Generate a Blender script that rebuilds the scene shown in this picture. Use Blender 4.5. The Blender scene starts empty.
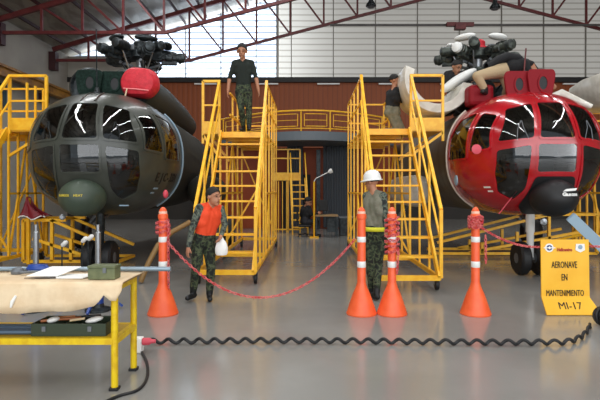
import bpy, bmesh, math, random
import numpy as np
from mathutils import Vector, Matrix, Quaternion
random.seed(7)
sc = bpy.context.scene
col = sc.collection
PI = math.pi
def roof_h(x): return 8.75+(1-abs(x-7.35)/20.25)*5.9-.5
# ------------------------------------------------------------------ camera, world, lights, exposure
FPX, VX, HY, CZ = 500.0, 308.0, 190.0, 1.57
cam_d = bpy.data.cameras.new('camera'); cam = bpy.data.objects.new('camera', cam_d); col.objects.link(cam)
cam.location = (0, 0, CZ); cam.rotation_euler = (PI/2, 0, 0)
cam_d.sensor_width = 36; cam_d.lens = 30; cam_d.shift_x = -8/600; cam_d.shift_y = -10/600
cam_d.clip_start = .05; cam_d.clip_end = 200
sc.camera = cam
sc.view_settings.view_transform = 'Standard'; sc.view_settings.look = 'None'
sc.view_settings.gamma = 1; sc.view_settings.use_curve_mapping = False
sc.view_settings.exposure = 0.0
w = bpy.data.worlds.new('daylight'); sc.world = w; w.use_nodes = True
w.node_tree.nodes['Background'].inputs[0].default_value = (.80, .90, 1, 1)
w.node_tree.nodes['Background'].inputs[1].default_value = .7
def area(name, loc, rot, sx, sy, power, color=(1, 1, 1)):
    l = bpy.data.lights.new(name, 'AREA'); l.shape = 'RECTANGLE'; l.size = sx; l.size_y = sy; l.energy = power; l.color = color
    o = bpy.data.objects.new(name, l); col.objects.link(o); o.location = loc; o.rotation_euler = rot; return o
area('daylight_open_doors', (7.5, -9.5, 5.0), (math.radians(84), 0, 0), 34, 8.5, 2900, (.96, .98, 1))
area('daylight_behind_panels_left', (-6.5, 29.5, 9), (-PI/2, 0, 0), 12, 9, 2000, (.86, .93, 1))
area('daylight_behind_panels', (12, 29.5, 9), (-PI/2, 0, 0), 24, 9, 560, (1, .99, .97))
for lx in (-7, -1.5, 4.5, 11):
    area('overhead_fill_strip', (lx, 7, roof_h(lx)), (0, 0, 0), .32, 26, 720, (.97, .985, 1))  # added overhead fill lights below the closed roof, no skylights built

# ------------------------------------------------------------------ helpers
def P(px, py, Y): return Vector(((px-VX)/FPX*Y, Y, CZ+(HY-py)/FPX*Y))
def s2l(c): return c/12.92 if c <= .04045 else ((c+.055)/1.055)**2.4
def rgb(h): return tuple(s2l(int(h[i:i+2], 16)/255) for i in (0, 2, 4))+(1,)
MATS = {}
def mat(name, c, rough=.5, metal=0, c2=None, scale=6, lo=.4, hi=.6, bump=0, bscale=40, coat=0, spec=.5, const=False, dist=0, detail=4, stretch=None):
    if name in MATS: return MATS[name]
    m = bpy.data.materials.new(name); m.use_nodes = True; n = m.node_tree.nodes; L = m.node_tree.links
    b = n['Principled BSDF']
    c = rgb(c) if isinstance(c, str) else tuple(c)+(1,)
    b.inputs['Base Color'].default_value = c
    b.inputs['Roughness'].default_value = rough; b.inputs['Metallic'].default_value = metal
    b.inputs['Coat Weight'].default_value = coat; b.inputs['Specular IOR Level'].default_value = spec
    b.inputs['Coat Roughness'].default_value = .08
    tc = n.new('ShaderNodeTexCoord'); mp = n.new('ShaderNodeMapping'); L.new(tc.outputs['Object'], mp.inputs[0])
    if stretch: mp.inputs['Scale'].default_value = stretch
    if c2:
        c2 = rgb(c2)
        nz = n.new('ShaderNodeTexNoise'); nz.inputs['Scale'].default_value = scale; nz.inputs['Detail'].default_value = detail
        nz.inputs['Distortion'].default_value = dist
        r = n.new('ShaderNodeValToRGB'); L.new(mp.outputs[0], nz.inputs['Vector']); L.new(nz.outputs['Fac'], r.inputs[0])
        r.color_ramp.elements[0].color = c; r.color_ramp.elements[0].position = lo
        r.color_ramp.elements[1].color = c2; r.color_ramp.elements[1].position = hi
        if const: r.color_ramp.interpolation = 'CONSTANT'
        L.new(r.outputs[0], b.inputs['Base Color'])
    if bump:
        nb = n.new('ShaderNodeTexNoise'); nb.inputs['Scale'].default_value = bscale; nb.inputs['Detail'].default_value = 5
        bp = n.new('ShaderNodeBump'); bp.inputs['Strength'].default_value = bump; bp.inputs['Distance'].default_value = .02
        L.new(mp.outputs[0], nb.inputs['Vector']); L.new(nb.outputs['Fac'], bp.inputs['Height']); L.new(bp.outputs[0], b.inputs['Normal'])
    MATS[name] = m; return m
def camo(name, cols, scale=14):
    m = mat(name, cols[0], .85, bump=.3, bscale=60); n = m.node_tree.nodes; L = m.node_tree.links
    tc = n.new('ShaderNodeTexCoord'); nz = n.new('ShaderNodeTexNoise'); nz.inputs['Scale'].default_value = scale; nz.inputs['Detail'].default_value = 2.5
    nz.inputs['Distortion'].default_value = .6
    r = n.new('ShaderNodeValToRGB'); r.color_ramp.interpolation = 'CONSTANT'
    L.new(tc.outputs['Object'], nz.inputs['Vector']); L.new(nz.outputs['Fac'], r.inputs[0])
    pos = [0, .42, .5, .58]
    e = r.color_ramp.elements; e[0].color = rgb(cols[0]); e[1].position = pos[1]; e[1].color = rgb(cols[1])
    for k in (2, 3):
        q = e.new(pos[k]); q.color = rgb(cols[k])
    L.new(r.outputs[0], n['Principled BSDF'].inputs['Base Color']); return m
YEL = mat('yellow_paint', 'f2b01a', .4, c2='f8bf2a', scale=9, bump=.08, bscale=30)
YEL2 = mat('golden_table_paint', 'e2c010', .4, c2='d2a808', scale=14)
RUST = mat('maroon_steel_paint', '5a1c1e', .5, c2='6b2a28', scale=4)
DKRUST = mat('dark_maroon_paint', '3a1517', .6)
ORANGE = mat('orange_plastic', 'f06434', .42, c2='ea5a2c', scale=8)
WHITE = mat('white_paint', 'e6e6e2', .4)
WHT2 = mat('cream_cowl_paint', 'd8d4c8', .3, c2='c6c1b4', scale=5, coat=.3)
BLACK = mat('black_rubber', '101012', .55)
DARK = mat('dark_gunmetal', '24282a', .4, .6, c2='3a4042', scale=12)
STEEL = mat('brushed_steel', '9a9da0', .3, .8)
GREYM = mat('grey_metal', '6c7074', .45, .4)
GREEN = mat('olive_green_gloss', '33362f', .38, c2='3b3e36', scale=3, coat=.2)
COWLG = mat('dull_green_cowl', '26292400'[:6], .65)
DGREEN = mat('deep_green_fabric', '10201a', .75, spec=.15, c2='1c2f28', scale=20, bump=.4)
AFTG = mat('dark_olive_flank', '1c1d14', .85, c2='26241a', scale=3)
RED = mat('gloss_red_paint', 'a80c1a', .2, c2='b5101e', scale=2, coat=.6)
REDD = mat('matte_red_panel', '820a18', .6, spec=.25)
AFTR = mat('streaky_primer_flank', '5a5446', .5, c2='4a3f2e', scale=5, stretch=(1, 1, .2))
REDC = mat('red_quilted_cover', 'd02434', .6, c2='c01c2c', scale=12, bump=.6, bscale=12)
BLUE = mat('blue_enamel', '1c3f8c', .35)
LBLUE = mat('pale_blue_metal', '8ba3b3', .5)
TAN = mat('beige_kraft_cloth', 'd8bd98', .8, c2='e2cba8', scale=5, bump=.25, bscale=18)
PAPER = mat('paper_white', 'ecebe6', .8)
OLBOX = mat('olive_box_paint', '5a6242', .6, c2='686e4c', scale=14)
OLTRAY = mat('dark_olive_tray', '2e3a28', .5)
SKIN = mat('skin_tone', 'b07a5c', .55)
SKIN2 = mat('skin_tone_dark', '9a6a4e', .55)  # slightly darker skin colour for one person
HAIR = mat('black_hair', '120e0c', .7, bump=.5, bscale=90)
EYE = mat('eye_dark', '0a0807', .3)
BLKCL = mat('black_cloth', '141416', .85, bump=.3)
DKTEE = mat('dark_green_tee', '141d16', .85, bump=.3)
ORCL = mat('orange_cloth', 'e8481e', .75, bump=.25, bscale=20)
KHAKI = mat('khaki_cloth', 'b09a78', .85, bump=.3)
GREYCL = mat('grey_green_cloth', '7a7868', .85, c2='6a6a58', scale=12, bump=.3)
CAMO = camo('woodland_camo', ['11140e', '27331f', '4a5238', '181a13'])
CAMO2 = camo('grey_camo', ['232724', '46504a', '69705f', '2c302a'])
INK = mat('black_ink', '17130e', .6)
REDINK = mat('red_print', 'b03a1a', .6)
BLUEINK = mat('blue_print', '2c3f78', .6)
YINK = mat('yellow_print', 'c8b440', .6)
CHAIN = mat('red_plastic_chain', 'c83a40', .45, c2='d86a68', scale=16, lo=.45, hi=.5)
PINK = mat('pink_red_plastic', 'd04858', .5)
BLUEPIPE = mat('blue_grey_pipe', '55697c', .4, .3)
BROWN = mat('rust_brown_panel', '923808', .6, c2='9c4010', scale=1.2)
def glass_mat(name, tint, trans=.25, rough=.03):
    m = bpy.data.materials.new(name); m.use_nodes = True; n = m.node_tree.nodes; L = m.node_tree.links
    out = n['Material Output']; n.remove(n['Principled BSDF'])
    t = n.new('ShaderNodeBsdfTransparent'); t.inputs[0].default_value = tint
    g = n.new('ShaderNodeBsdfGlossy'); g.inputs['Roughness'].default_value = rough
    f = n.new('ShaderNodeFresnel'); f.inputs[0].default_value = 1.5
    a = n.new('ShaderNodeMath'); a.operation = 'MULTIPLY_ADD'; a.inputs[1].default_value = 1.3; a.inputs[2].default_value = .03
    a.use_clamp = True
    mx = n.new('ShaderNodeMixShader'); L.new(f.outputs[0], a.inputs[0]); L.new(a.outputs[0], mx.inputs[0]); L.new(t.outputs[0], mx.inputs[1]); L.new(g.outputs[0], mx.inputs[2])
    L.new(mx.outputs[0], out.inputs[0]); return m
GLASS = glass_mat('smoked_cockpit_glass', (.42, .47, .48, 1))

class MB:
    def __init__(s): s.v = []; s.f = []; s.mi = []; s.m = 0
    def add(s, vs, fs):
        o = len(s.v); s.v += [Vector(p) for p in vs]; s.f += [tuple(i+o for i in f) for f in fs]; s.mi += [s.m]*len(fs); return s
    def box(s, c, d, R=None):
        c = Vector(c); h = Vector(d)/2
        vs = [Vector((x*h.x, y*h.y, z*h.z)) for z in (-1, 1) for y in (-1, 1) for x in (-1, 1)]
        if R is not None: vs = [R @ p for p in vs]
        return s.add([c+p for p in vs], [(0, 2, 3, 1), (4, 5, 7, 6), (0, 1, 5, 4), (2, 6, 7, 3), (0, 4, 6, 2), (1, 3, 7, 5)])
    def bar(s, a, b, w, h=None, up=(0, 0, 1)):
        a = Vector(a); b = Vector(b); h = h or w; d = (b-a)
        L = d.length; d.normalize(); up = Vector(up)
        if abs(d.dot(up)) > .98: up = Vector((0, 1, 0))
        sx = d.cross(up).normalized(); uz = sx.cross(d)
        R = Matrix((sx, d, uz)).transposed()
        return s.box((a+b)/2, (w, L, h), R)
    def tube(s, pts, r, n=10, cap=True, closed=False):
        pts = [Vector(p) for p in pts]; N = len(pts); rr = r if hasattr(r, '__len__') else [r]*N
        prev = None; rings = []
        for i, p in enumerate(pts):
            if closed: t = pts[(i+1) % N]-pts[i-1]
            else: t = pts[min(i+1, N-1)]-pts[max(i-1, 0)]
            t.normalize()
            if prev is None: q = t.orthogonal().normalized()
            else:
                q = prev-t*prev.dot(t)
                q = q.normalized() if q.length > 1e-6 else t.orthogonal().normalized()
            prev = q; k = t.cross(q)
            rings.append([p+(q*math.cos(a)+k*math.sin(a))*rr[i] for a in [2*PI*j/n for j in range(n)]])
        fs = []
        M = N if closed else N-1
        for i in range(M):
            for j in range(n):
                a, b = i*n, ((i+1) % N)*n
                fs.append((a+j, a+(j+1) % n, b+(j+1) % n, b+j))
        if cap and not closed: fs += [tuple(reversed(range(n))), tuple((N-1)*n+j for j in range(n))]
        return s.add([p for R in rings for p in R], fs)
    def lathe(s, prof, c, axis=(0, 0, 1), n=24, x=(1, 0, 0)):
        # prof: list of (r, h)
        c = Vector(c); A = Vector(axis).normalized(); X = Vector(x)
        if abs(X.normalized().dot(A)) > .95: X = Vector((0, 0, 1))
        X = (X-A*X.dot(A)).normalized(); Y = A.cross(X)
        vs = []; fs = []
        for r, h in prof:
            for j in range(n):
                a = 2*PI*j/n; vs.append(c+A*h+(X*math.cos(a)+Y*math.sin(a))*r)
        for i in range(len(prof)-1):
            for j in range(n): fs.append((i*n+j, i*n+(j+1) % n, (i+1)*n+(j+1) % n, (i+1)*n+j))
        fs += [tuple(reversed(range(n))), tuple((len(prof)-1)*n+j for j in range(n))]
        return s.add(vs, fs)
    def ell(s, c, r, R=None, n=18, m=10):
        c = Vector(c); vs = []; fs = []
        r = Vector(r) if hasattr(r, '__len__') else Vector((r, r, r))
        for i in range(1, m):
            th = PI*i/m
            for j in range(n):
                a = 2*PI*j/n; p = Vector((r.x*math.sin(th)*math.cos(a), r.y*math.sin(th)*math.sin(a), r.z*math.cos(th)))
                vs.append(c+(R @ p if R is not None else p))
        t = Vector((0, 0, r.z)); t = R @ t if R is not None else t
        vs += [c+t, c-t]; T = len(vs)-2
        for i in range(m-2):
            for j in range(n): fs.append((i*n+j, (i+1)*n+j, (i+1)*n+(j+1) % n, i*n+(j+1) % n))
        for j in range(n): fs.append((T, j, (j+1) % n)); fs.append((T+1, (m-2)*n+(j+1) % n, (m-2)*n+j))
        return s.add(vs, fs)
    def prism(s, poly, ext):
        # poly 3D points (planar), extruded by ext vector
        n = len(poly); e = Vector(ext); poly = [Vector(p) for p in poly]
        return s.add(poly+[p+e for p in poly], [tuple(reversed(range(n))), tuple(range(n, 2*n))]+[(i, (i+1) % n, n+(i+1) % n, n+i) for i in range(n)])
    def grid(s, rows, closed=False):
        m = len(rows[0]); vs = [p for r in rows for p in r]; fs = []
        for i in range(len(rows)-1):
            for j in range(m if closed else m-1):
                fs.append((i*m+j, i*m+(j+1) % m, (i+1)*m+(j+1) % m, (i+1)*m+j))
        return s.add(vs, fs)
    def build(s, name, m, parent=None, smooth=False, bevel=0, label=None, solid=0, kind=None, fix=True):
        off = Vector((0, 0, 0)); q = parent
        while q is not None: off += q.location; q = q.parent
        me = bpy.data.meshes.new(name)
        if parent is None:
            xs = s.v; lo = Vector([min(p[i] for p in xs) for i in range(3)]); hi = Vector([max(p[i] for p in xs) for i in range(3)])
            off = Vector(((lo.x+hi.x)/2, (lo.y+hi.y)/2, lo.z))
        me.from_pydata([tuple(p-off) for p in s.v], [], s.f)
        for q in (m if isinstance(m, (list, tuple)) else [m]): me.materials.append(q)
        me.polygons.foreach_set('material_index', s.mi)
        if fix:
            bm = bmesh.new(); bm.from_mesh(me); bmesh.ops.recalc_face_normals(bm, faces=bm.faces); bm.to_mesh(me); bm.free()
        if smooth:
            me.polygons.foreach_set('use_smooth', [True]*len(me.polygons))
            try: me.set_sharp_from_angle(angle=math.radians(38))
            except Exception: pass
        me.update()
        o = bpy.data.objects.new(name, me); col.objects.link(o)
        if parent is not None: o.parent = parent
        else: o.location = off
        if bevel:
            bv = o.modifiers.new('bevel', 'BEVEL'); bv.width = bevel; bv.segments = 2; bv.limit_method = 'ANGLE'
        if solid:
            sm = o.modifiers.new('solid', 'SOLIDIFY'); sm.thickness = solid; sm.offset = 0
        if label: o['label'] = label
        if kind: o['kind'] = kind
        return o
def tag(o, label=None, cat=None, group=None, kind=None):
    if label: o['label'] = label
    if cat: o['category'] = cat
    if group: o['group'] = group
    if kind: o['kind'] = kind
    return o
def empty(name, loc, label, cat, group=None):
    o = bpy.data.objects.new(name, None); col.objects.link(o); o.location = loc; o.empty_display_size = .1
    return tag(o, label, cat, group)
def copy_tree(o, parent=None):
    c = o.copy(); col.objects.link(c)
    if parent is not None: c.parent = parent
    for ch in list(o.children): copy_tree(ch, c)
    return c
def text_mesh(name, body, size, m, parent, M, ext=.003, sx=1.0, bold=0, label=None, align='CENTER'):
    cu = bpy.data.curves.new(name, 'FONT'); cu.body = body; cu.size = size; cu.extrude = ext; cu.offset = bold
    cu.align_x = align; cu.align_y = 'CENTER'; cu.resolution_u = 2
    t = bpy.data.objects.new(name, cu); col.objects.link(t); bpy.context.view_layer.update()
    me = bpy.data.meshes.new_from_object(t.evaluated_get(bpy.context.evaluated_depsgraph_get()))
    bpy.data.objects.remove(t); me.materials.clear(); me.materials.append(m)
    off = Vector((0, 0, 0)); q = parent
    while q is not None: off += q.location; q = q.parent
    me.transform(Matrix.Translation(-off) @ M @ Matrix.Diagonal((sx, 1, 1, 1)))
    o = bpy.data.objects.new(name, me); col.objects.link(o); o.parent = parent
    if label: o['label'] = label
    return o
def struct(name, mb, m, **k):
    o = mb.build(name, m, None, **k); o['kind'] = 'structure'; return o

# ------------------------------------------------------------------ the hangar
XL, XR, YB, YF, XC = -12.9, 27.6, 27.0, -11.0, 7.35
def roof_z(x): return 8.75 + (1-abs(x-XC)/(XR-XC))*5.9
FLOORM = mat('grey_epoxy_floor', '878580', .16, c2='918f8a', scale=.9, bump=.02, bscale=3, spec=.55)
b = MB(); b.box((XC, 8, -.1), (XR-XL+1, 40, .2)); struct('floor', b, FLOORM)
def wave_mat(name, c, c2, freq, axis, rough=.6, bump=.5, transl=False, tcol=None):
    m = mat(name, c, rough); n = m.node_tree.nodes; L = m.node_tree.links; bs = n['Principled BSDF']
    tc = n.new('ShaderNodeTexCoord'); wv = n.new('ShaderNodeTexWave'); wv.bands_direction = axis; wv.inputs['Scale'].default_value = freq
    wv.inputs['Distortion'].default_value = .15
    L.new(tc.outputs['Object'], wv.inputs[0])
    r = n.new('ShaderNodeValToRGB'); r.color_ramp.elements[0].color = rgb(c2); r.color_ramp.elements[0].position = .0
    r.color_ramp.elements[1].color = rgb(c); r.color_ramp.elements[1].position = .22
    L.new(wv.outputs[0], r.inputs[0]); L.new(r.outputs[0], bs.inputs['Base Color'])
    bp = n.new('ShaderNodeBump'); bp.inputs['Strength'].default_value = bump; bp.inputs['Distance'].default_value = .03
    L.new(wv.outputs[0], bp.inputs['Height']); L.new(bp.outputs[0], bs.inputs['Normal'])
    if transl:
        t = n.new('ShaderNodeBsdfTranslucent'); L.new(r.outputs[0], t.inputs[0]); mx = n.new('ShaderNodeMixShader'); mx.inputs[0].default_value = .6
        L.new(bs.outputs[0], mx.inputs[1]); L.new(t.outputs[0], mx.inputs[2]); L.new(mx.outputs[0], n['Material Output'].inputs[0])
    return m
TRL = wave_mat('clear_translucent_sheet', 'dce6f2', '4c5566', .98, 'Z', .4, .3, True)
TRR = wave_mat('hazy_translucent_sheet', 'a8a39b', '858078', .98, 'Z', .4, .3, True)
GWALL = mat('grey_beige_wall', 'a9a398', .8, c2='a09a90', scale=.7)
CORR = wave_mat('brown_corrugated', '8c4210', '7e3a0e', 1.2, 'X', .6, .25)
ZT = 7.55
# back wall: brown lower band, grey block, translucent sheets above
b = MB(); b.box((XC, YB+.1, ZT/2), (XR-XL, .2, ZT)); struct('wall_back', b, CORR)
b = MB(); b.box(((XL-8.55)/2, YB-.05, 6.2), (-8.55-XL, .18, 5.1)); struct('wall_back_left_block', b, GWALL)
b = MB(); b.box((XC, YB-.12, 1.75), (XR-XL, .16, 3.5)); struct('trim_14', b, mat('shaded_wall_base', '2c2824', .7, c2='35302a', scale=.8))  # dark panel added at the wall foot, painting in shade behind the helicopters
def sheet(x0, x1, name, m):
    b = MB(); n = 12
    xs = [x0+(x1-x0)*i/n for i in range(n+1)]
    for i in range(n):
        a, c = xs[i], xs[i+1]
        b.add([(a, YB+.15, ZT), (c, YB+.15, ZT), (c, YB+.15, roof_z(c)), (a, YB+.15, roof_z(a))], [(0, 1, 2, 3)])
    return struct(name, b, m, fix=False)
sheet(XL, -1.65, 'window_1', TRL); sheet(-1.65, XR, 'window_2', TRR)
b = MB()
x = XL+.6
k = 0
while x < XR:
    t = .045
    b.box((x, YB-.0, (ZT+roof_z(x))/2), (t, .1, roof_z(x)-ZT)); x += 2.27 if x > -1.9 else 1.9; k += 1
struct('trim_1', b, mat('grey_sheet_rail', '8c8880', .6))
b = MB(); b.box((-1.65, YB-.02, 10), (.14, .16, 5)); struct('trim_2', b, mat('pale_column', 'b5b1aa', .6))
b = MB(); b.box((XC, YB-.08, ZT-.06), (XR-XL, .3, .26)); struct('trim_3', b, mat('black_gutter', '1a1614', .6))
b = MB()
x = -5.5
while x < XR:
    b.box((x, YB-.13, ZT-.28), (1.2, .1, .07)); x += 3.3
struct('trim_4', b, WHITE)
b = MB(); b.box((XL-.1, 8, 4.4), (.2, 38.4, 8.8)); struct('wall_left', b, GWALL)
b = MB(); b.box((XR+.1, 8, 4.4), (.2, 38.4, 8.8)); struct('wall_right', b, GWALL)
FOIL = mat('silver_roof_foil', '857d70', .42, .3, c2='aaa294', scale=1.3, bump=1.0, bscale=2.2, stretch=(1, .35, 1), dist=1.5)
b = MB()
y0, y1 = -11, 27.4
zc, ze = roof_z(XC)+.1, roof_z(XL)+.1
b.prism([(XL-.2, y0, ze), (XC, y0, zc), (XR+.2, y0, ze), (XR+.2, y0, ze+.2), (XC, y0, zc+.2), (XL-.2, y0, ze+.2)], (0, y1-y0, 0)); struct('ceiling', b, FOIL)
b = MB()
for i in range(18):
    x = XL+.7+i*(XC-XL)/18*1.0
    for sgn in (0, 1):
        xx = x if not sgn else 2*XC-x
        b.bar((xx, -10, roof_z(xx)-.06), (xx, YB-.2, roof_z(xx)-.06), .07, .14)
struct('trim_5', b, DKRUST)
# roof stays closed; overhead light comes from the added fill strips
# crane runway on the left wall, high windows
b = MB(); b.box((-12.35, 8, 6.58), (.3, 37.5, .1)); b.box((-12.35, 8, 6.2), (.3, 37.5, .1)); b.box((-12.35, 8, 6.4), (.1, 37.5, .4)); struct('trim_6', b, mat('ochre_runway_paint', 'a87420', .5, c2='7c5014', scale=2))
b = MB()
for y in (-6, 0, 6, 12, 18, 24): b.box((-12.7, y, 6.0), (.5, .16, .5))
struct('trim_7', b, DKRUST)
for i, y in enumerate((9, 14.5, 20.0)):
    b = MB(); b.box((-12.86, y, 5.5), (.06, 2.6, 1.1)); w1 = struct('window_%d' % (i+3), b, mat('teal_window_glass', '2c4650', .1))
# trusses
def truss(y):
    r = empty('roof_truss', (XC, y, 8.05), 'x', 'truss')
    def lc(x): return 8.05+max(0, (13.25-abs(x-XC)))*.262
    def uc(x): return roof_z(x)-.2
    for sg in (-1, 1):
        xw, xk = XC+sg*20.1, XC+sg*13.25
        MB().bar((xw, y, 8.05), (xk, y, 8.05), .13, .13).build('lower_chord', RUST, r)
        MB().bar((xk, y, 8.05), (XC, y, lc(XC)), .13, .13).build('lower_chord', RUST, r)
        MB().bar((xw, y, uc(xw)), (XC, y, uc(XC)), .15, .2).build('upper_chord', RUST, r)
        for i in range(12):
            x = XC+sg*(20.0-i*1.68)
            xn = XC+sg*(20.0-(i+1)*1.68)
            if abs(x-XC) > 19.5: continue
            MB().bar((x, y, lc(x)), (x, y, uc(x)), .09).build('web_post', RUST, r)
            if abs(xn-XC) < 20 and i < 12: MB().bar((x, y, uc(x)), (xn, y, lc(xn)), .08).build('web_diagonal', RUST, r)
    MB().bar((XC, y, lc(XC)), (XC, y, uc(XC)), .1).build('web_post', RUST, r)
    return r
for y, lab in ((25, 'maroon steel roof truss farthest back, against the translucent wall'), (20.6, 'maroon steel roof truss crossing just above the grey helicopter rotor'), (16.2, 'maroon steel roof truss, third from the back wall')):
    t = truss(y); t['label'] = lab
for y in (25, 20.6):
    b = MB(); b.box((XL+.18, y, 8.0), (.34, .34, .9)); struct('trim_%d' % (8 if y == 25 else 9), b, DKRUST)
# thin rail across the right, hoist trolley and hanging lamps
tag(MB().bar(P(330, 25, 24.2), P(660, 25, 24.2), .09).build('steel_rail', mat('grey_rail', '4b4643', .5)), 'thin dark horizontal rail across the pale back wall at right', 'rail')
b = MB(); c = P(460, 24.5, 24.0); b.box(c, (1.3, .2, .18)); b.box(c+Vector((0, 0, -.1)), (.5, .3, .3)); t = b.build('hoist_trolley', RUST); tag(t, 'small maroon hoist trolley on the thin horizontal rail', 'hoist')
for px, py, lab in ((495, 7, 'dark round hanging lamp above the red helicopter'), (371, 5, 'dark round hanging lamp near the centre of the roof')):
    c = P(px, py, 23); e = empty('hanging_lamp', c, lab, 'lamp', None)
    MB().lathe([(.03, .45), (.08, .4), (.1, .2), (.24, 0), (.24, -.06), (.2, -.08)], c, n=20).build('lamp_shade', DARK, e, smooth=True)
    MB().tube([c+Vector((0, 0, .4)), (c.x, c.y, roof_z(c.x))], .02, 6).build('cord', DARK, e)
    MB().lathe([(.19, -.09), (.15, -.13), (.02, -.15)], c, n=16).build('lens', GREYM, e, smooth=True)

# annex under the mezzanine
SLATE = wave_mat('slate_blue_corrugated', '3f464e', '262b31', 3.0, 'X', .4, .6)
b = MB(); b.box((0, 20.6, 1.65), (7.2, .2, 3.3)); struct('wall_annex', b, BROWN)
for i, (x0, x1, m) in enumerate(((-.85, -.2, SLATE), (.62, 1.9, SLATE))):
    b = MB(); b.box(((x0+x1)/2, 20.4, 1.7), (x1-x0, .12, 3.3)); struct('trim_%d' % (10+i), b, m)
b = MB(); b.box((.42, 20.3, 1.6), (.16, .2, 3.2)); struct('trim_12', b, DARK)
b = MB(); b.box((-.5, 20.42, 1.1), (1.2, .1, 2.2)); struct('door_1', b, mat('dark_doorway', '17130f', .7))
# curved slab + railing
def arcpt(x, z): return Vector((x, 20.3-2.4*math.cos(x/3.6*PI/2), z))
SLABM = mat('grey_blue_slab', '646c72', .5)
xs = [-3.5+7*i/28 for i in range(29)]
b = MB()
b.grid([[arcpt(x, 3.36) for x in xs], [arcpt(x, 3.68) for x in xs], [Vector((x, 20.6, 3.68)) for x in xs], [Vector((x, 20.6, 3.36)) for x in xs], [arcpt(x, 3.36) for x in xs]])
struct('trim_13', b, SLABM)
r = empty('balcony_railing', (0, 18.4, 3.68), 'yellow painted railing curving along the balcony behind the stands', 'railing')
for z0, z1, in ((3.86, 4.3),):
    n = 0; x = -3.4
    while x < 3.3:
        x2 = x+1.05; m_ = .12; pts = []
        for k in range(9): pts.append(arcpt(x+m_+(x2-x-2*m_)*k/8, z1))
        for k in range(9): pts.append(arcpt(x2-m_-(x2-x-2*m_)*k/8, z0))
        MB().tube(pts, .016, 6, closed=True).build('panel_frame', YEL, r)
        MB().tube([arcpt(x+m_, (z0+z1)/2), arcpt((x+x2)/2, (z0+z1)/2), arcpt(x2-m_, (z0+z1)/2)], .012, 6).build('mid_rail', YEL, r)
        MB().tube([arcpt(x, 3.68), arcpt(x, 4.42)], .025, 6).build('post', YEL, r); x = x2
MB().tube([arcpt(x, 4.42) for x in xs], .03, 6).build('top_rail', YEL, r)
MB().tube([arcpt(x, 3.78) for x in xs], .02, 6).build('bottom_rail', YEL, r)

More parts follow.
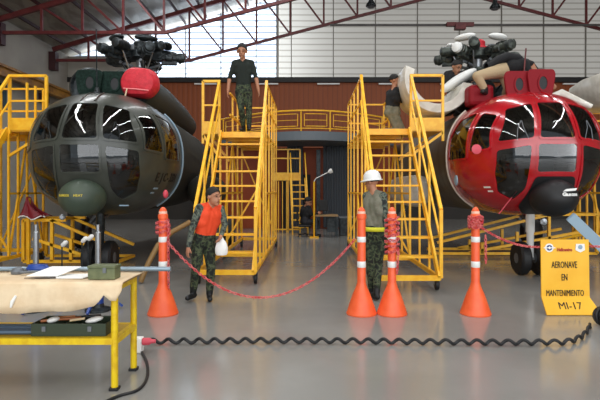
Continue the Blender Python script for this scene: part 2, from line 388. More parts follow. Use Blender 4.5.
# ------------------------------------------------------------------ stair stands
def stair_stand(m, ext=.65, Ld=3.4):
    # local: corridor side at x=0, steps out to m*W, foot of stairs at y=0
    r = empty('maintenance_stand', (0, 0, 0), 'x', 'work stand', 'yellow wheeled maintenance stands')
    W, run, zd, zr, Ld, z0 = .95, 2.24, 2.79, 3.84, Ld, .22
    X = lambda u: m*u
    def bb(name, a, b_, w, h=None, mm=YEL): MB().bar((X(a[0]), a[1], a[2]), (X(b_[0]), b_[1], b_[2]), w, h).build(name, mm, r, bevel=0)
    T = .05
    ye = run+Ld
    for u in (0, W): bb('base_rail', (u, 0, z0), (u, ye, z0), T, .07)
    for y in (0, run, ye): bb('base_rail', (0, y, z0), (W, y, z0), T, .08)
    for u in (.02, W-.02): bb('stringer', (u, -.02, z0), (u, run, zd-.02), .035, .13)
    for k in range(1, 9):
        y = run*k/9; z = z0+(zd-z0)*k/9
        MB().box((X(W/2), y+.08, z), (W-.06, .2, .035)).build('tread', YEL, r, bevel=.004)
    for u in (-.02, W+.02):
        bb('handrail', (u, run, zr), (u, 0, zr-(zd-z0)), T)
        bb('handrail_post', (u, 0, z0), (u, 0, zr-(zd-z0)), T)
        for f in (.33, .66): bb('handrail_post', (u, run*f, z0), (u, run*f, zr-(zd-z0)*(1-f)), .035)
        bb('mid_rail', (u, run, zr-.5), (u, 0, zr-(zd-z0)-.5), .03)
    # deck
    MB().box((X(W/2), run+Ld/2, zd-.03), (W, Ld, .05)).build('deck', YEL, r)
    MB().box((X(W+ext/2), run+.6, zd-.03), (ext, 1.2, .05)).build('side_deck', YEL, r)
    for k in range(5): bb('deck_joist', (0, run+Ld*k/4, zd-.09), (W, run+Ld*k/4, zd-.09), .04, .07)
    # corridor side fence (full height lattice)
    for k in range(5):
        y = run+Ld*k/4
        bb('post', (0, y, z0), (0, y, zr), .036)
        bb('post', (W, y, z0), (W, y, zd if k < 2 else zr), .04)
        if k < 4:
            y2 = run+Ld*(k+1)/4
            bb('diagonal_brace', (0, y, z0+.05), (0, y2, z0+1.25), .03) if k in (0, 3) else None
    for z in (zr, zr-.5, 1.5): bb('side_rail', (0, run, z), (0, ye, z), .028, .035)
    for z in (zr, zr-.5): bb('side_rail', (W, run+1.3, z), (W, ye, z), .04); bb('end_rail', (0, ye, z), (W, ye, z), .04)
    for z in (1.5,): bb('side_rail', (W, run, z), (W, ye, z), .04)
    for (ya, yb) in ((run, run+Ld/2), (ye, run+Ld/2)): bb('diagonal_brace', (W, ya, z0), (W, yb, zd-.1), .035)
    bb('cross_brace', (0, ye, .3), (W, ye, 2.6), .035); bb('cross_brace', (W, run+.05, .3), (0, run+.05, 1.9), .035)
    # guard frame of the side deck, toe board, brackets
    E = W+ext
    bb('guard_post', (E, run, zd-.25), (E, run, zr), T); bb('guard_post', (W+.02, run, zd-.1), (W+.02, run, zr), T)
    bb('guard_rail', (W, run, zr), (E, run, zr), T); bb('guard_rail', (W, run, zr-.5), (E, run, zr-.5), .035)
    MB().box((X(W+ext/2), run-.02, zd+.09), (ext, .02, .24)).build('toe_board', YEL, r)
    bb('bracket', (E, run, zd-.08), (W, run, zd-.55), T); bb('bracket', (E, run+1.2, zd-.08), (W, run+1.2, zd-.55), T)
    # casters
    for (u, y) in ((0, .15), (W, .15), (0, ye-.1), (W, ye-.1)):
        f = MB(); f.box((X(u), y, .19), (.05, .07, .05)); f.bar((X(u)-.038, y, .2), (X(u)-.038, y+.03, .09), .008, .05); f.bar((X(u)+.038, y, .2), (X(u)+.038, y+.03, .09), .008, .04)
        fk = f.build('caster_fork', GREYM, r)
        MB().lathe([(.03, -.028), (.085, -.025), (.092, 0), (.085, .025), (.03, .028)], (X(u), y+.03, .093), (1, 0, 0), 20).build('wheel', BLACK, fk, smooth=True)
    return r
st = stair_stand(-1, .36); st.location = (-.88, 8.2, 0); st['label'] = 'tall yellow stair stand with the man in a dark t-shirt standing on top'
st2 = stair_stand(1, .65); st2.location = (1.07, 7.67, 0); st2['label'] = 'tall yellow stair stand behind the worker in the white hard hat'
st3 = stair_stand(1, .75, 1.3); st3.location = (-6.90, 7.7, 0); st3['label'] = 'yellow work stand at the left edge beside the grey helicopter'
st4 = stair_stand(-1, .5, 1.3); st4.location = (7.75, 9.3, 0); st4['label'] = 'yellow work stand at the right edge behind the red helicopter'

# ------------------------------------------------------------------ helicopters
BY = .28
A_, B_, ZC_, PQ, S0, LF, RR = 1.3, 1.17, 2.25, 2.3, 1.65, 1.55, 2.3
def front_s(x, z):
    v = 1-abs(x/A_)**PQ-abs((z-ZC_)/B_)**PQ
    return S0-LF*max(v, 0)**(1/RR)
def side_x(s, z):
    k = 1-(abs((S0-s)/LF)**RR if s < S0 else 0)
    return A_*max(k-abs((z-ZC_)/B_)**PQ, 0)**(1/PQ)
def inpoly(p, poly):
    c = False; n = len(poly)
    for i in range(n):
        (x1, y1), (x2, y2) = poly[i], poly[(i+1) % n]
        if (y1 > p[1]) != (y2 > p[1]) and p[0] < (x2-x1)*(p[1]-y1)/(y2-y1)+x1: c = not c
    return c
def rounded(poly, rad=.05, n=4):
    out = []; N = len(poly)
    for i in range(N):
        p = Vector(poly[i]).to_2d() if len(poly[i]) > 2 else Vector(poly[i]); a = Vector(poly[i-1]); c = Vector(poly[(i+1) % N])
        da = (a-p); dc = (c-p); ra = min(rad, da.length*.45, dc.length*.45)
        q0 = p+da.normalized()*ra; q2 = p+dc.normalized()*ra
        for k in range(n+1):
            t = k/n; out.append((q0*(1-t)**2+p*2*t*(1-t)+q2*t*t))
    res = []
    for i in range(len(out)):
        a, c = out[i], out[(i+1) % len(out)]; m_ = max(1, int((c-a).length/.06))
        for k in range(m_): res.append(a.lerp(c, k/m_))
    return [(p.x, p.y) for p in res]
# panes in local coordinates. front: (x,z); side (asymmetric use both): (s,z)
FW = [('front', [(-.215, 3.08), (.215, 3.08), (.30, 2.42), (-.30, 2.42)]),
      ('front', [(-.33, 2.34), (.33, 2.34), (.33, 1.86), (-.33, 1.86)])]
for sg in (-1, 1):
    FW.append(('front', [(sg*.29, 3.06), (sg*.70, 2.98), (sg*.89, 2.38), (sg*.37, 2.42)]))
    FW.append(('front', [(sg*.41, 2.33), (sg*.90, 2.26), (sg*.91, 1.84), (sg*.80, 1.52), (sg*.54, 1.38), (sg*.43, 1.58)]))
    FW.append(('side%d' % sg, [(.56, 2.88), (.88, 2.96), (.92, 2.24), (.50, 2.28)]))
    FW.append(('side%d' % sg, [(1.0, 2.98), (1.60, 2.92), (1.84, 2.62), (1.84, 2.14), (1.0, 2.14)]))
def surf(kind, u, v, off=0):
    if kind == 'front':
        s = front_s(u, v); e = .01
        dx = (front_s(u+e, v)-front_s(u-e, v))/(2*e); dz = (front_s(u, v+e)-front_s(u, v-e))/(2*e)
        n = Vector((dx, -1, dz)).normalized(); return Vector((u, s, v))+n*off
    sg = int(kind[4:]); x = side_x(u, v); e = .01
    ds = (side_x(u+e, v)-side_x(u-e, v))/(2*e); dz = (side_x(u, v+e)-side_x(u, v-e))/(2*e)
    n = Vector((1, -ds, -dz)).normalized(); p = Vector((x, u, v))+n*off; return Vector((sg*p.x, p.y, p.z))
def helicopter(label, flank, body, aft, grip_end, cap, ball_m, center_dark):
    DARK = globals()['DARK'] if body is GREEN else mat('grey_green_gearing', '4c524b', .45, .4, c2='2e3230', scale=9, lo=.45, hi=.55)
    r = empty('helicopter', (0, 0, 0), label, 'helicopter')
    SB = 2.3 if body is GREEN else 2.0
    polys = [(k, rounded(p, .06)) for k, p in FW]
    # shell
    NT, NF = 280, 64
    def ring(k, s):
        out = []
        for j in range(NT):
            a = 2*PI*j/NT; c_, s_ = math.cos(a), math.sin(a)
            out.append(Vector((A_*k*math.copysign(abs(c_)**(2/PQ), c_), s, ZC_+B_*k*math.copysign(abs(s_)**(2/PQ), s_))))
        return out
    rows = []
    for i in range(NF+1):
        ph = PI/2*i/NF; rows.append(ring(max(math.sin(ph), .002)**(2/PQ), S0-LF*max(math.cos(ph), 0)**(2/RR)))
    for s in (1.8, SB-.05, SB): rows.append(ring(1, s))
    b = MB()
    vs = [p for q in rows for p in q]; keep = []
    for i in range(len(rows)-1):
        for j in range(NT):
            idx = (i*NT+j, i*NT+(j+1) % NT, (i+1)*NT+(j+1) % NT, (i+1)*NT+j)
            hit = False
            c = (vs[idx[0]]+vs[idx[2]])/2
            for kd, pl in polys:
                if kd == 'front':
                    if c.y < 1.0 and inpoly((c.x, c.z), pl): hit = True; break
                elif c.x*int(kd[4:]) > .8 and inpoly((c.y, c.z), pl): hit = True; break
            if not hit: keep.append(idx)
    b.add(vs, keep)
    b.build('cockpit_shell', body, r, smooth=True, fix=False)
    for kd, pl in polys:
        cx = sum(p[0] for p in pl)/len(pl); cz = sum(p[1] for p in pl)/len(pl)
        rows = []
        for q in (.02, .25, .5, .75, 1.0): rows.append([surf(kd, cx+(p[0]-cx)*q, cz+(p[1]-cz)*q, .004) for p in pl])
        pn = MB().grid(rows, True).build('window_pane', GLASS, r, smooth=True, fix=True)
        def offp(d):
            o = []
            for p in pl:
                l = math.hypot(p[0]-cx, p[1]-cz); o.append((cx+(p[0]-cx)*(1+d/l), cz+(p[1]-cz)*(1+d/l)))
            return o
        P1, P2 = offp(-.018), offp(.022)
        rr = [[surf(kd, *p, -.012) for p in P1], [surf(kd, *p, .016) for p in P1], [surf(kd, *p, .016) for p in P2], [surf(kd, *p, -.012) for p in P2], [surf(kd, *p, -.012) for p in P1]]
        MB().grid(rr, True).build('window_frame', body, pn, smooth=True)
    # aft fuselage
    b = MB(); rows = []
    def ring2(k, s, zo=0, n=64): return [Vector((A_*k*math.copysign(abs(math.cos(a))**(2/PQ), math.cos(a)), s, zo+ZC_+B_*k*math.copysign(abs(math.sin(a))**(2/PQ), math.sin(a)))) for a in [2*PI*j/n for j in range(n)]]
    for s, k, zo in ((SB, .985, 0), (4, .985, 0), (6, .985, 0), (7.2, .97, .02), (8.2, .8, .2), (9, .55, .5), (9.8, .38, .75), (13, .26, 1.0), (15.5, .2, 1.15), (15.6, .01, 1.15)): rows.append(ring2(k, s, zo))
    b.grid(rows, True); b.build('cabin_fuselage', aft, r, smooth=True)
    MB().grid([ring2(.01, SB-.04), ring2(.97, SB-.04)], True).build('cockpit_bulkhead', mat('black_interior', '0c0d0e', .8), r)
    # door seal ring
    seal = [Vector((p.x, p.y, p.z)) for p in [surf('side%d' % flank, SB-.03, ZC_-1.0+i*.1, .02) for i in range(20)]]
    MB().tube(seal, .02, 8).build('door_seal', LBLUE if body is GREEN else WHT2, r, smooth=True)
    # interior
    it = MB(); fl = [Vector((x*.92, front_s(x, 1.62)+.08, 1.62)) for x in [-1.05+2.1*i/20 for i in range(21)]]
    it.prism(fl+[Vector((.96, 1.9, 1.62)), Vector((-.96, 1.9, 1.62))], (0, 0, -.05)); it.build('cockpit_floor', BLACK, r)
    ip = MB(); ip.box((0, .72, 2.12), (1.35, .28, .16)); ip.box((0, .95, 1.9), (.35, .7, .35)); ip.build('instrument_panel', mat('panel_grey', '1c2024', .6), r, bevel=.02)
    for sg in (-1, 1):
        s_ = MB(); s_.box((sg*.55, 1.45, 2.0), (.46, .46, .1)); s_.box((sg*.55, 1.66, 2.38), (.44, .1, .75)); s_.box((sg*.55, 1.66, 2.82), (.26, .09, .2)); s_.build('pilot_seat', mat('seat_fabric', '2a2f2c', .8), r, bevel=.04)
        MB().tube([surf('front', sg*.62, 2.40, .02), surf('front', sg*.60, 2.58, .03), surf('front', sg*.54, 2.72, .03)], .007, 6).build('wiper', GREYM if body is not GREEN else DARK, r)
        MB().tube([surf('front', sg*.46, 2.42, .02), surf('front', sg*.52, 2.60, .03), surf('front', sg*.53, 2.72, .03)], .007, 6).build('wiper', GREYM if body is not GREEN else DARK, r)
    # roof ridge and belly keel, seams
    for sg in (-1, 1):
        pts = [surf('front', sg*.12, z, .01) for z in (3.12, 3.2, 3.28, 3.34)]
        MB().tube(pts, .012, 6).build('seam', body, r)
    # nose radome
    bl = MB(); c = Vector((0, .28, 1.44))
    bl.ell(c, (.375, .42, .32), n=36, m=20); ball = bl.build('nose_dome', ball_m, r, smooth=True)
    if center_dark:
        pl = rounded([(-.33, 1.80), (.33, 1.80), (.42, 1.3), (.2, 1.14), (-.2, 1.14), (-.42, 1.3)], .08)
        cz = 1.5; MB().grid([[surf('front', p[0]*q, cz+(p[1]-cz)*q, .012) for p in pl] for q in (.02, .3, .6, .85, 1)], True).build('nose_mask', BLACK, r, smooth=True)
    # nose gear
    gy = 1.15
    g = MB(); g.lathe([(.065, 0), (.065, .45), (.08, .47), (.08, .85)], (0, gy, .33), n=18); gear = g.build('nose_gear_strut', WHITE if not body is GREEN else DARK, r, smooth=True)
    MB().bar((0, gy, 1.0), (0, gy+.75, 1.15), .05).build('drag_brace', GREYM, gear)
    MB().bar((-.2, gy, .31), (.2, gy, .31), .05).build('axle', STEEL, gear)
    for sg in (-1, 1):
        wh = MB().lathe([(.12, -.09), (.27, -.095), (.305, -.06), (.312, 0), (.305, .06), (.27, .095), (.12, .09)], (sg*.17, gy, .312), (1, 0, 0), 36).build('nose_wheel', BLACK, r, smooth=True)
        MB().lathe([(.03, -.1), (.13, -.085), (.13, .085), (.03, .1)], (sg*.17, gy, .312), (1, 0, 0), 24).build('rim', GREYM, wh, smooth=True)
    # main gear
    for sg in (-1, 1):
        s_ = MB().tube([(sg*1.15, 5.6, 1.4), (sg*1.95, 5.6, .45)], .06, 10).build('main_gear_leg', GREYM, r)
        wh = MB().lathe([(.15, -.13), (.4, -.14), (.432, -.08), (.432, .08), (.4, .14), (.15, .13)], (sg*2.0, 5.6, .432), (1, 0, 0), 36).build('main_wheel', BLACK, r, smooth=True)
        MB().lathe([(.04, -.15), (.2, -.12), (.2, .12), (.04, .15)], (sg*2.0, 5.6, .432), (1, 0, 0), 20).build('rim', GREYM, wh, smooth=True)
        MB().lathe([(.01, 0), (.2, .05), (.33, .18), (.38, .4), (.38, 2.4), (.3, 2.75), (.05, 2.95)], (sg*1.55, 3.3, 1.55), (0, 1, 0), 28).build('side_fuel_tank', aft if body is GREEN else WHT2, r, smooth=True)
    # rotor mast and head
    hy = 4.0; hz = 4.62
    MB().lathe([(.5, 3.35), (.4, 3.7), (.22, 4.1), (.16, 4.5)], (0, hy, 0), n=24).build('gearbox_fairing', DARK if body is not GREEN else body, r, smooth=True)
    MB().lathe([(.11, 4.0), (.11, 5.12)], (0, hy, 0), n=18).build('rotor_mast', STEEL, r, smooth=True)
    MB().lathe([(.18, 4.36), (.34, 4.38), (.36, 4.43), (.34, 4.48), (.18, 4.5)], (0, hy, 0), n=28).build('swashplate', DARK, r, smooth=True)
    hb = MB(); hb.lathe([(.2, 4.72), (.3, 4.76), (.3, 4.92), (.22, 4.98)], (0, hy, 0), n=20); hub = hb.build('rotor_hub', DARK, r, smooth=True)
    MB().lathe([(.02, 5.2), (.12, 5.19), (.17, 5.14), (.17, 5.03), (.24, 5.0), (.24, 4.96)], (0, hy, 0), n=20).build('hub_cap', cap, r, smooth=True)
    for k in range(5):
        a = 2*PI*k/5+math.radians(8); d = Vector((math.cos(a), math.sin(a), 0)); pdir = Vector((-d.y, d.x, 0)); c0 = Vector((0, hy, 4.84))
        h = MB(); h.bar(c0+d*.25, c0+d*.5, .16, .2); h.lathe([(.07, -.16), (.07, .16)], c0+d*.45, pdir, 14); h.bar(c0+d*.48, c0+d*.66, .12, .12)
        arm = h.build('hinge_block', DARK, r)
        MB().lathe([(.08, 0), (.125, .02), (.125, .16), (.095, .18), (.095, .3), (.13, .32), (.13, .38)], c0+d*.58-Vector((0, 0, .02)), d, 18).build('blade_grip', DARK, r, smooth=True)
        MB().lathe([(.05, 0), (.11, .03), (.125, .12), (.11, .21), (.05, .24)], c0+d*.82+Vector((0, 0, -.01)), d, 18).build('grip_cover', grip_end if k % 2 else DARK, r, smooth=True)
        dm = MB(); e = c0+d*.42+pdir*.16+Vector((0, 0, .1)); ax = (d*.9+pdir*.35).normalized()
        dm.lathe([(.05, 0), (.11, .03), (.12, .1), (.12, .34), (.11, .42), (.05, .45)], e, ax, 18); dm.build('damper_cylinder', DARK, r, smooth=True)
        Rz = Matrix.Rotation(a+1.57, 3, 'Z'); MB().ell(c0+d*.62+Vector((0, 0, .27+.03*(k % 2))), (.27, .13, .075), Rz, 22, 12).build('damper_cover', grip_end, r, smooth=True)
        MB().bar(e+ax*.05, c0+d*.3, .04).build('damper_link', STEEL, r)
        p0 = Vector((0, hy, 4.44))+d*.34+pdir*.08
        MB().tube([p0, c0+d*.55+pdir*.17], .017, 8).build('pitch_rod', STEEL, r)
        MB().bar(c0+d*.55+pdir*.17, c0+d*.62, .05, .04).build('pitch_horn', DARK, r)
        MB().tube([c0+d*.3+Vector((0, 0, -.1)), c0+d*.5+Vector((0, 0, -.28)), c0+d*.35+Vector((0, 0, -.45))], .016, 6).build('hose', BLACK, r)
        MB().box(c0+d*.3+pdir*.12+Vector((0, 0, .12)), (.14, .14, .14)).build('oil_reservoir', GREYM, r, bevel=.02)
        MB().bar(c0+d*.5-pdir*.02-Vector((0, 0, .16)), c0+d*.86-Vector((0, 0, .14)), .12, .09).build('lower_yoke', DARK, r, bevel=.01)
        MB().tube([c0+d*.2-Vector((0, 0, .3)), c0+d*.5-pdir*.1-Vector((0, 0, .22))], .035, 8).build('droop_stop', GREYM, r)
    return r

# the grey-green one at left (built at the origin, then moved)
h1 = helicopter('large dark olive helicopter at left, nose towards the viewer', 1, GREEN, AFTG, DARK, DARK, mat('radome_green', '384438', .5, c2='414d3e', scale=3), False)
def nac(r, x, front, m):
    rows = []
    for s, k, z in ((front, .36, 3.6), (front+.08, .40, 3.6), (front+.6, .42, 3.58), (front+2, .45, 3.6), (front+4.2, .42, 3.6), (front+6, .34, 3.6), (front+6.8, .1, 3.5)):
        rows.append([Vector((x+k*math.cos(a), s, z+k*1.05*math.sin(a))) for a in [2*PI*j/36 for j in range(36)]])
    n = MB().grid(rows, True).build('engine_nacelle', m, r, smooth=True)
    MB().lathe([(.3, .02), (.345, -.02), (.385, .02), (.345, .05)], (x, front, 3.62), (0, 1, 0), 30).build('intake_lip', DARK, n, smooth=True)
    MB().lathe([(.345, .03), (.01, .08)], (x, front, 3.62), (0, 1, 0), 30).build('intake_mouth', BLACK, n)
for sg in (-1, 1): nac(h1, sg*.43, 1.75, COWLG)
# spine fairing behind the intakes
rows = []
for s, w_, zt in ((2.2, .3, 4.02), (2.7, .46, 4.2), (3.4, .55, 4.25), (5, .6, 4.2), (7, .5, 4.05), (9, .25, 3.7)):
    rows.append([Vector((w_*math.cos(a), s, 3.3+(zt-3.3)*math.sin(a))) for a in [PI*j/16 for j in range(17)]])
MB().grid(rows).build('spine_fairing', COWLG, h1, smooth=True, solid=.03)
# pitot mast with red sleeve, text marks
MB().tube([(1.28, 1.0, 1.45), (1.34, .82, 1.5), (1.36, .45, 1.52)], .014, 8).build('pitot_tube', GREYM, h1)
c_ = MB(); c_.ell((1.36, .38, 1.5), (.045, .06, .075), n=14, m=8); c_.build('pitot_cover', PINK, h1, smooth=True)
def face_M(p, n, up=Vector((0, 0, 1))):
    n = n.normalized(); x = up.cross(n).normalized(); y = n.cross(x)
    M = Matrix((x, y, n)).transposed().to_4x4(); M.translation = p; return M
for i, ch in enumerate('EJC-3334'):
    s = .88+i*.135; p = surf('side1', s, 1.80, .004); n = surf('side1', s, 1.80, .1)-p
    text_mesh('serial_letter', ch, .24, mat('black_stencil', '060605', .5), h1, face_M(p, n), sx=.8, bold=.006)
for i, ch in enumerate('DANGER  HEAT'):
    if ch == ' ': continue
    x = (i-5.5)*.034-.06; dd = x/.375; y = BY-.42*math.sqrt(max(0, 1-dd*dd-.0)); p = Vector((x, y-.004, 1.48)); n = Vector((dd/.375, -(abs(y-BY))/.42**2, 0))
    text_mesh('warning_letter', ch, .05, YINK, h1, face_M(p, n), bold=.002)
for z, l in ((1.60, .2), (1.52, .14)):
    p = surf('side1', 1.0, z, .004); n = surf('side1', 1.0, z, .1)-p
    mbx = MB(); R = face_M(p, n).to_3x3(); mbx.box(p, (l*.7, .03, .006), R); mbx.build('stencil_stripe', LBLUE, h1)
# nose details
MB().lathe([(.03, 0), (.05, .02), (.05, .05), (.03, .07)], (-.28, BY-.1, 1.12), (0, -1, 0), 14).build('landing_light', STEEL, h1, smooth=True)
MB().bar((.55, .5, 1.3), (.7, .48, 1.3), .05, .02).build('step_plate', LBLUE, h1)
MB().tube([(-.08, 1.2, 3.35), (-.1, 1.22, 4.6)], .012, 6).build('whip_antenna', DARK, h1)
MB().lathe([(.1, 0), (.1, .03), (.05, .05), (.03, .14)], (-.08, 1.2, 3.36), n=16).build('antenna_base', DARK, h1, smooth=True)
def roof_hatch(r, cx, y, z, w_, hh, m, tilt=.0):
    poly = rounded([(-w_*.42, 0), (w_*.36, 0), (w_*.5, hh*.85), (w_*.42, hh), (-w_*.46, hh), (-w_*.54, hh*.8)], .15)
    b = MB(); b.prism([(cx+p[0], y+p[1]*tilt, z+p[1]) for p in poly], (0, .07, 0)); h = b.build('intake_hatch', m, r, bevel=.015)
    n = 24; rows = []
    for (k, dy) in ((1.0, -.0), (1.0, -.02), (.75, -.02), (.75, -.0)):
        rows.append([Vector((cx+w_*.02+w_*.2*k*math.cos(a), y+dy+tilt*hh*.5, z+hh*.52+hh*.3*k*math.sin(a))) for a in [2*PI*j/n for j in range(n)]])
    MB().grid(rows, True).build('hatch_rim', m, h, smooth=True)
    b = MB(); b.prism([(cx+w_*.02+w_*.15*math.cos(a), y-.004+tilt*hh*.5, z+hh*.52+hh*.22*math.sin(a)) for a in [2*PI*j/n for j in range(n)]], (0, -.004, 0)); b.build('hatch_opening', BLACK, h)
roof_hatch(h1, -.30, 1.42, 3.36, .50, .52, DGREEN); roof_hatch(h1, .14, 1.5, 3.36, .52, .52, DGREEN)
L1, D1 = -3.80, 8.2
h1.location = (L1, D1, 0); h1.rotation_euler = (0, 0, math.radians(4))

h2 = helicopter('large glossy red helicopter at right, nose towards the viewer', -1, RED, AFTR, WHITE, REDC, BLACK, True)
for i, ch in enumerate('Gascoa'):
    x = -.03+i*.044; dd = x/.375; y = BY-.42*math.sqrt(1-dd*dd); p = Vector((x, y-.008, 1.50)); n = Vector((dd/.375, -(abs(y-BY))/.42**2, .0))
    text_mesh('cover_letter', ch, .075, WHITE, h2, face_M(p, n), bold=.005, sx=1.1)
b = MB(); b.prism([(-.04, BY-.415, 1.545), (.16, BY-.40, 1.56), (.2, BY-.38, 1.60), (.02, BY-.405, 1.585)], (0, .05, 0)); b.build('cover_swoosh', WHITE, h2)
roof_hatch(h2, -.1, 1.42, 3.3, .5, .54, REDD); roof_hatch(h2, .32, 1.35, 3.3, .52, .56, REDD)
b = MB(); b.box((-.66, 2.0, 3.46), (.5, .4, .42)); b.build('engine_intake_box', REDD, h2, bevel=.08)
MB().tube([(.06, 1.6, 3.6), (.12, 1.6, 4.32)], .014, 6).build('whip_antenna', RUST, h2)
for sg in (-1, 1):
    e_ = MB(); e_.lathe([(.1, 0), (.24, .06), (.28, .3), (.28, .9), (.34, 1.0), (.34, 1.25), (.22, 1.5), (.2, 2.0)], (sg*.42, 2.3, 3.66), (0, 1, 0), 24); en = e_.build('engine', DARK, h2, smooth=True)
    for k in range(6):
        a = k*1.05; MB().tube([(sg*.42+.3*math.cos(a), 2.5, 3.66+.3*math.sin(a)), (sg*.42+.36*math.cos(a+.3), 2.9, 3.66+.36*math.sin(a+.3)), (sg*.42+.3*math.cos(a+.6), 3.4, 3.66+.3*math.sin(a+.6))], .02, 6).build('pipe', STEEL if k % 2 else BLACK, en)
# open cowls
def cowl(r, cx, y, cz, ro, ri, a0, a1, L):
    n = 30; rows = []
    an = [math.radians(a0+(a1-a0)*j/n) for j in range(n+1)]
    C = lambda R, yy: [Vector((cx+R*math.cos(a), yy, cz+R*1.02*math.sin(a))) for a in an]
    rows = [C(ri, y), C(ro-.02, y-.03), C(ro, y), C(ro*1.02, y+L*.5), C(ro*.8, y+L), C(ro*.76, y+L), C(ri, y+L*.5), C(ri, y)]
    MB().grid(rows).build('open_engine_cowl', WHT2, r, smooth=True)
cowl(h2, -1.42, 2.2, 3.88, .72, .52, 160, 350, 1.7)
b = MB(); b.ell((-.80, 2.9, 3.98), (.46, .25, .12), Matrix.Rotation(math.radians(-32), 3, 'Y'), 24, 14); b.build('white_fairing', WHITE, h2, smooth=True)
cowl(h2, 2.4, 2.1, 3.8, .52, .44, 160, 330, 1.5)
b = MB(); b.lathe([(.1, 0), (.13, .03), (.14, .4), (.13, .95), (.1, 1.0)], (1.95, 1.6, 3.26), (1, 0, .0), 20); b.build('cowl_tube', WHITE, h2, smooth=True)
b = MB(); b.tube([(.72, 1.9, 3.42), (.95, 1.9, 3.5), (1.2, 1.8, 3.34), (1.45, 1.7, 3.2)], [.06, .09, .08, .05], 10); b.build('fairing_strip', WHT2, h2, smooth=True)
# windscreen mirror / sensor cover on red, slanted fold-down shield
MB().tube([(-1.1, .8, 2.3), (-1.22, .5, 2.27)], .014, 8).build('mirror_arm', RED, h2)
b = MB(); b.lathe([(.02, 0), (.075, .01), (.085, .03), (.02, .05)], (-1.22, .5, 2.27), (0, -1, 0), 20); b.build('mirror', PINK, h2, smooth=True)
MB().lathe([(.02, 0), (.1, .01), (.09, .03), (.03, .04)], (-1.31, 1.3, 1.75), (-1, 0, 0), 20).build('port_cover', LBLUE, h2, smooth=True)
for z, l in ((1.62, .14), (1.55, .1)):
    p = surf('side-1', .75, z, .004); n = surf('side-1', .75, z, .1)-p
    MB().box(p, (l, .03, .006), face_M(p, n).to_3x3()).build('stencil_stripe', PAPER, h2)
MB().tube([(-.75, .7, 1.15), (-.5, .55, 1.55)], .01, 6).build('pitot_tube', PINK, h2)
MB().lathe([(.02, 0), (.06, .01), (.06, .04), (.02, .05)], (.12, .9, 1.0), (0, -1, 0), 16).build('tow_eye', STEEL, h2, smooth=True)
L2, D2 = 4.11, 8.1
h2.location = (L2, D2, 0)

# red intake cover on the olive one
c = P(138.5, 83, 9.72); e = empty('intake_cover', c+Vector((0, 0, -.3)), 'bright red quilted intake cover strapped over the olive helicopter engine', 'cover')
b = MB(); rows = []
for k, dy in ((.02, -.13), (.5, -.12), (.85, -.08), (1, .02), (1.03, .16), (.96, .2)):
    rows.append([c+Vector((.36*k*math.copysign(abs(math.cos(a))**.86, math.cos(a)), dy, .31*k*math.copysign(abs(math.sin(a))**(.9 if math.sin(a) > 0 else .78), math.sin(a))*(1 if math.sin(a) > 0 else .88)+.012*math.sin(5*a+k*4)*k)) for a in [2*PI*j/60 for j in range(60)]])
b.grid(rows, True); b.build('cover_body', REDC, e, smooth=True)
b = MB(); b.tube([c+Vector((-.25, -.13, -.13)), c+Vector((-.0, -.17, -.15)), c+Vector((.24, -.13, -.17))], .012, 6); b.build('strap', mat('pale_red_strap', 'f08888', .7), e)
b = MB(); b.tube([c+Vector((-.17, -.15, -.14)), c+Vector((-.2, -.17, -.3))], .014, 6); b.build('strap', mat('cream_strap', 'd8c0a0', .7), e)

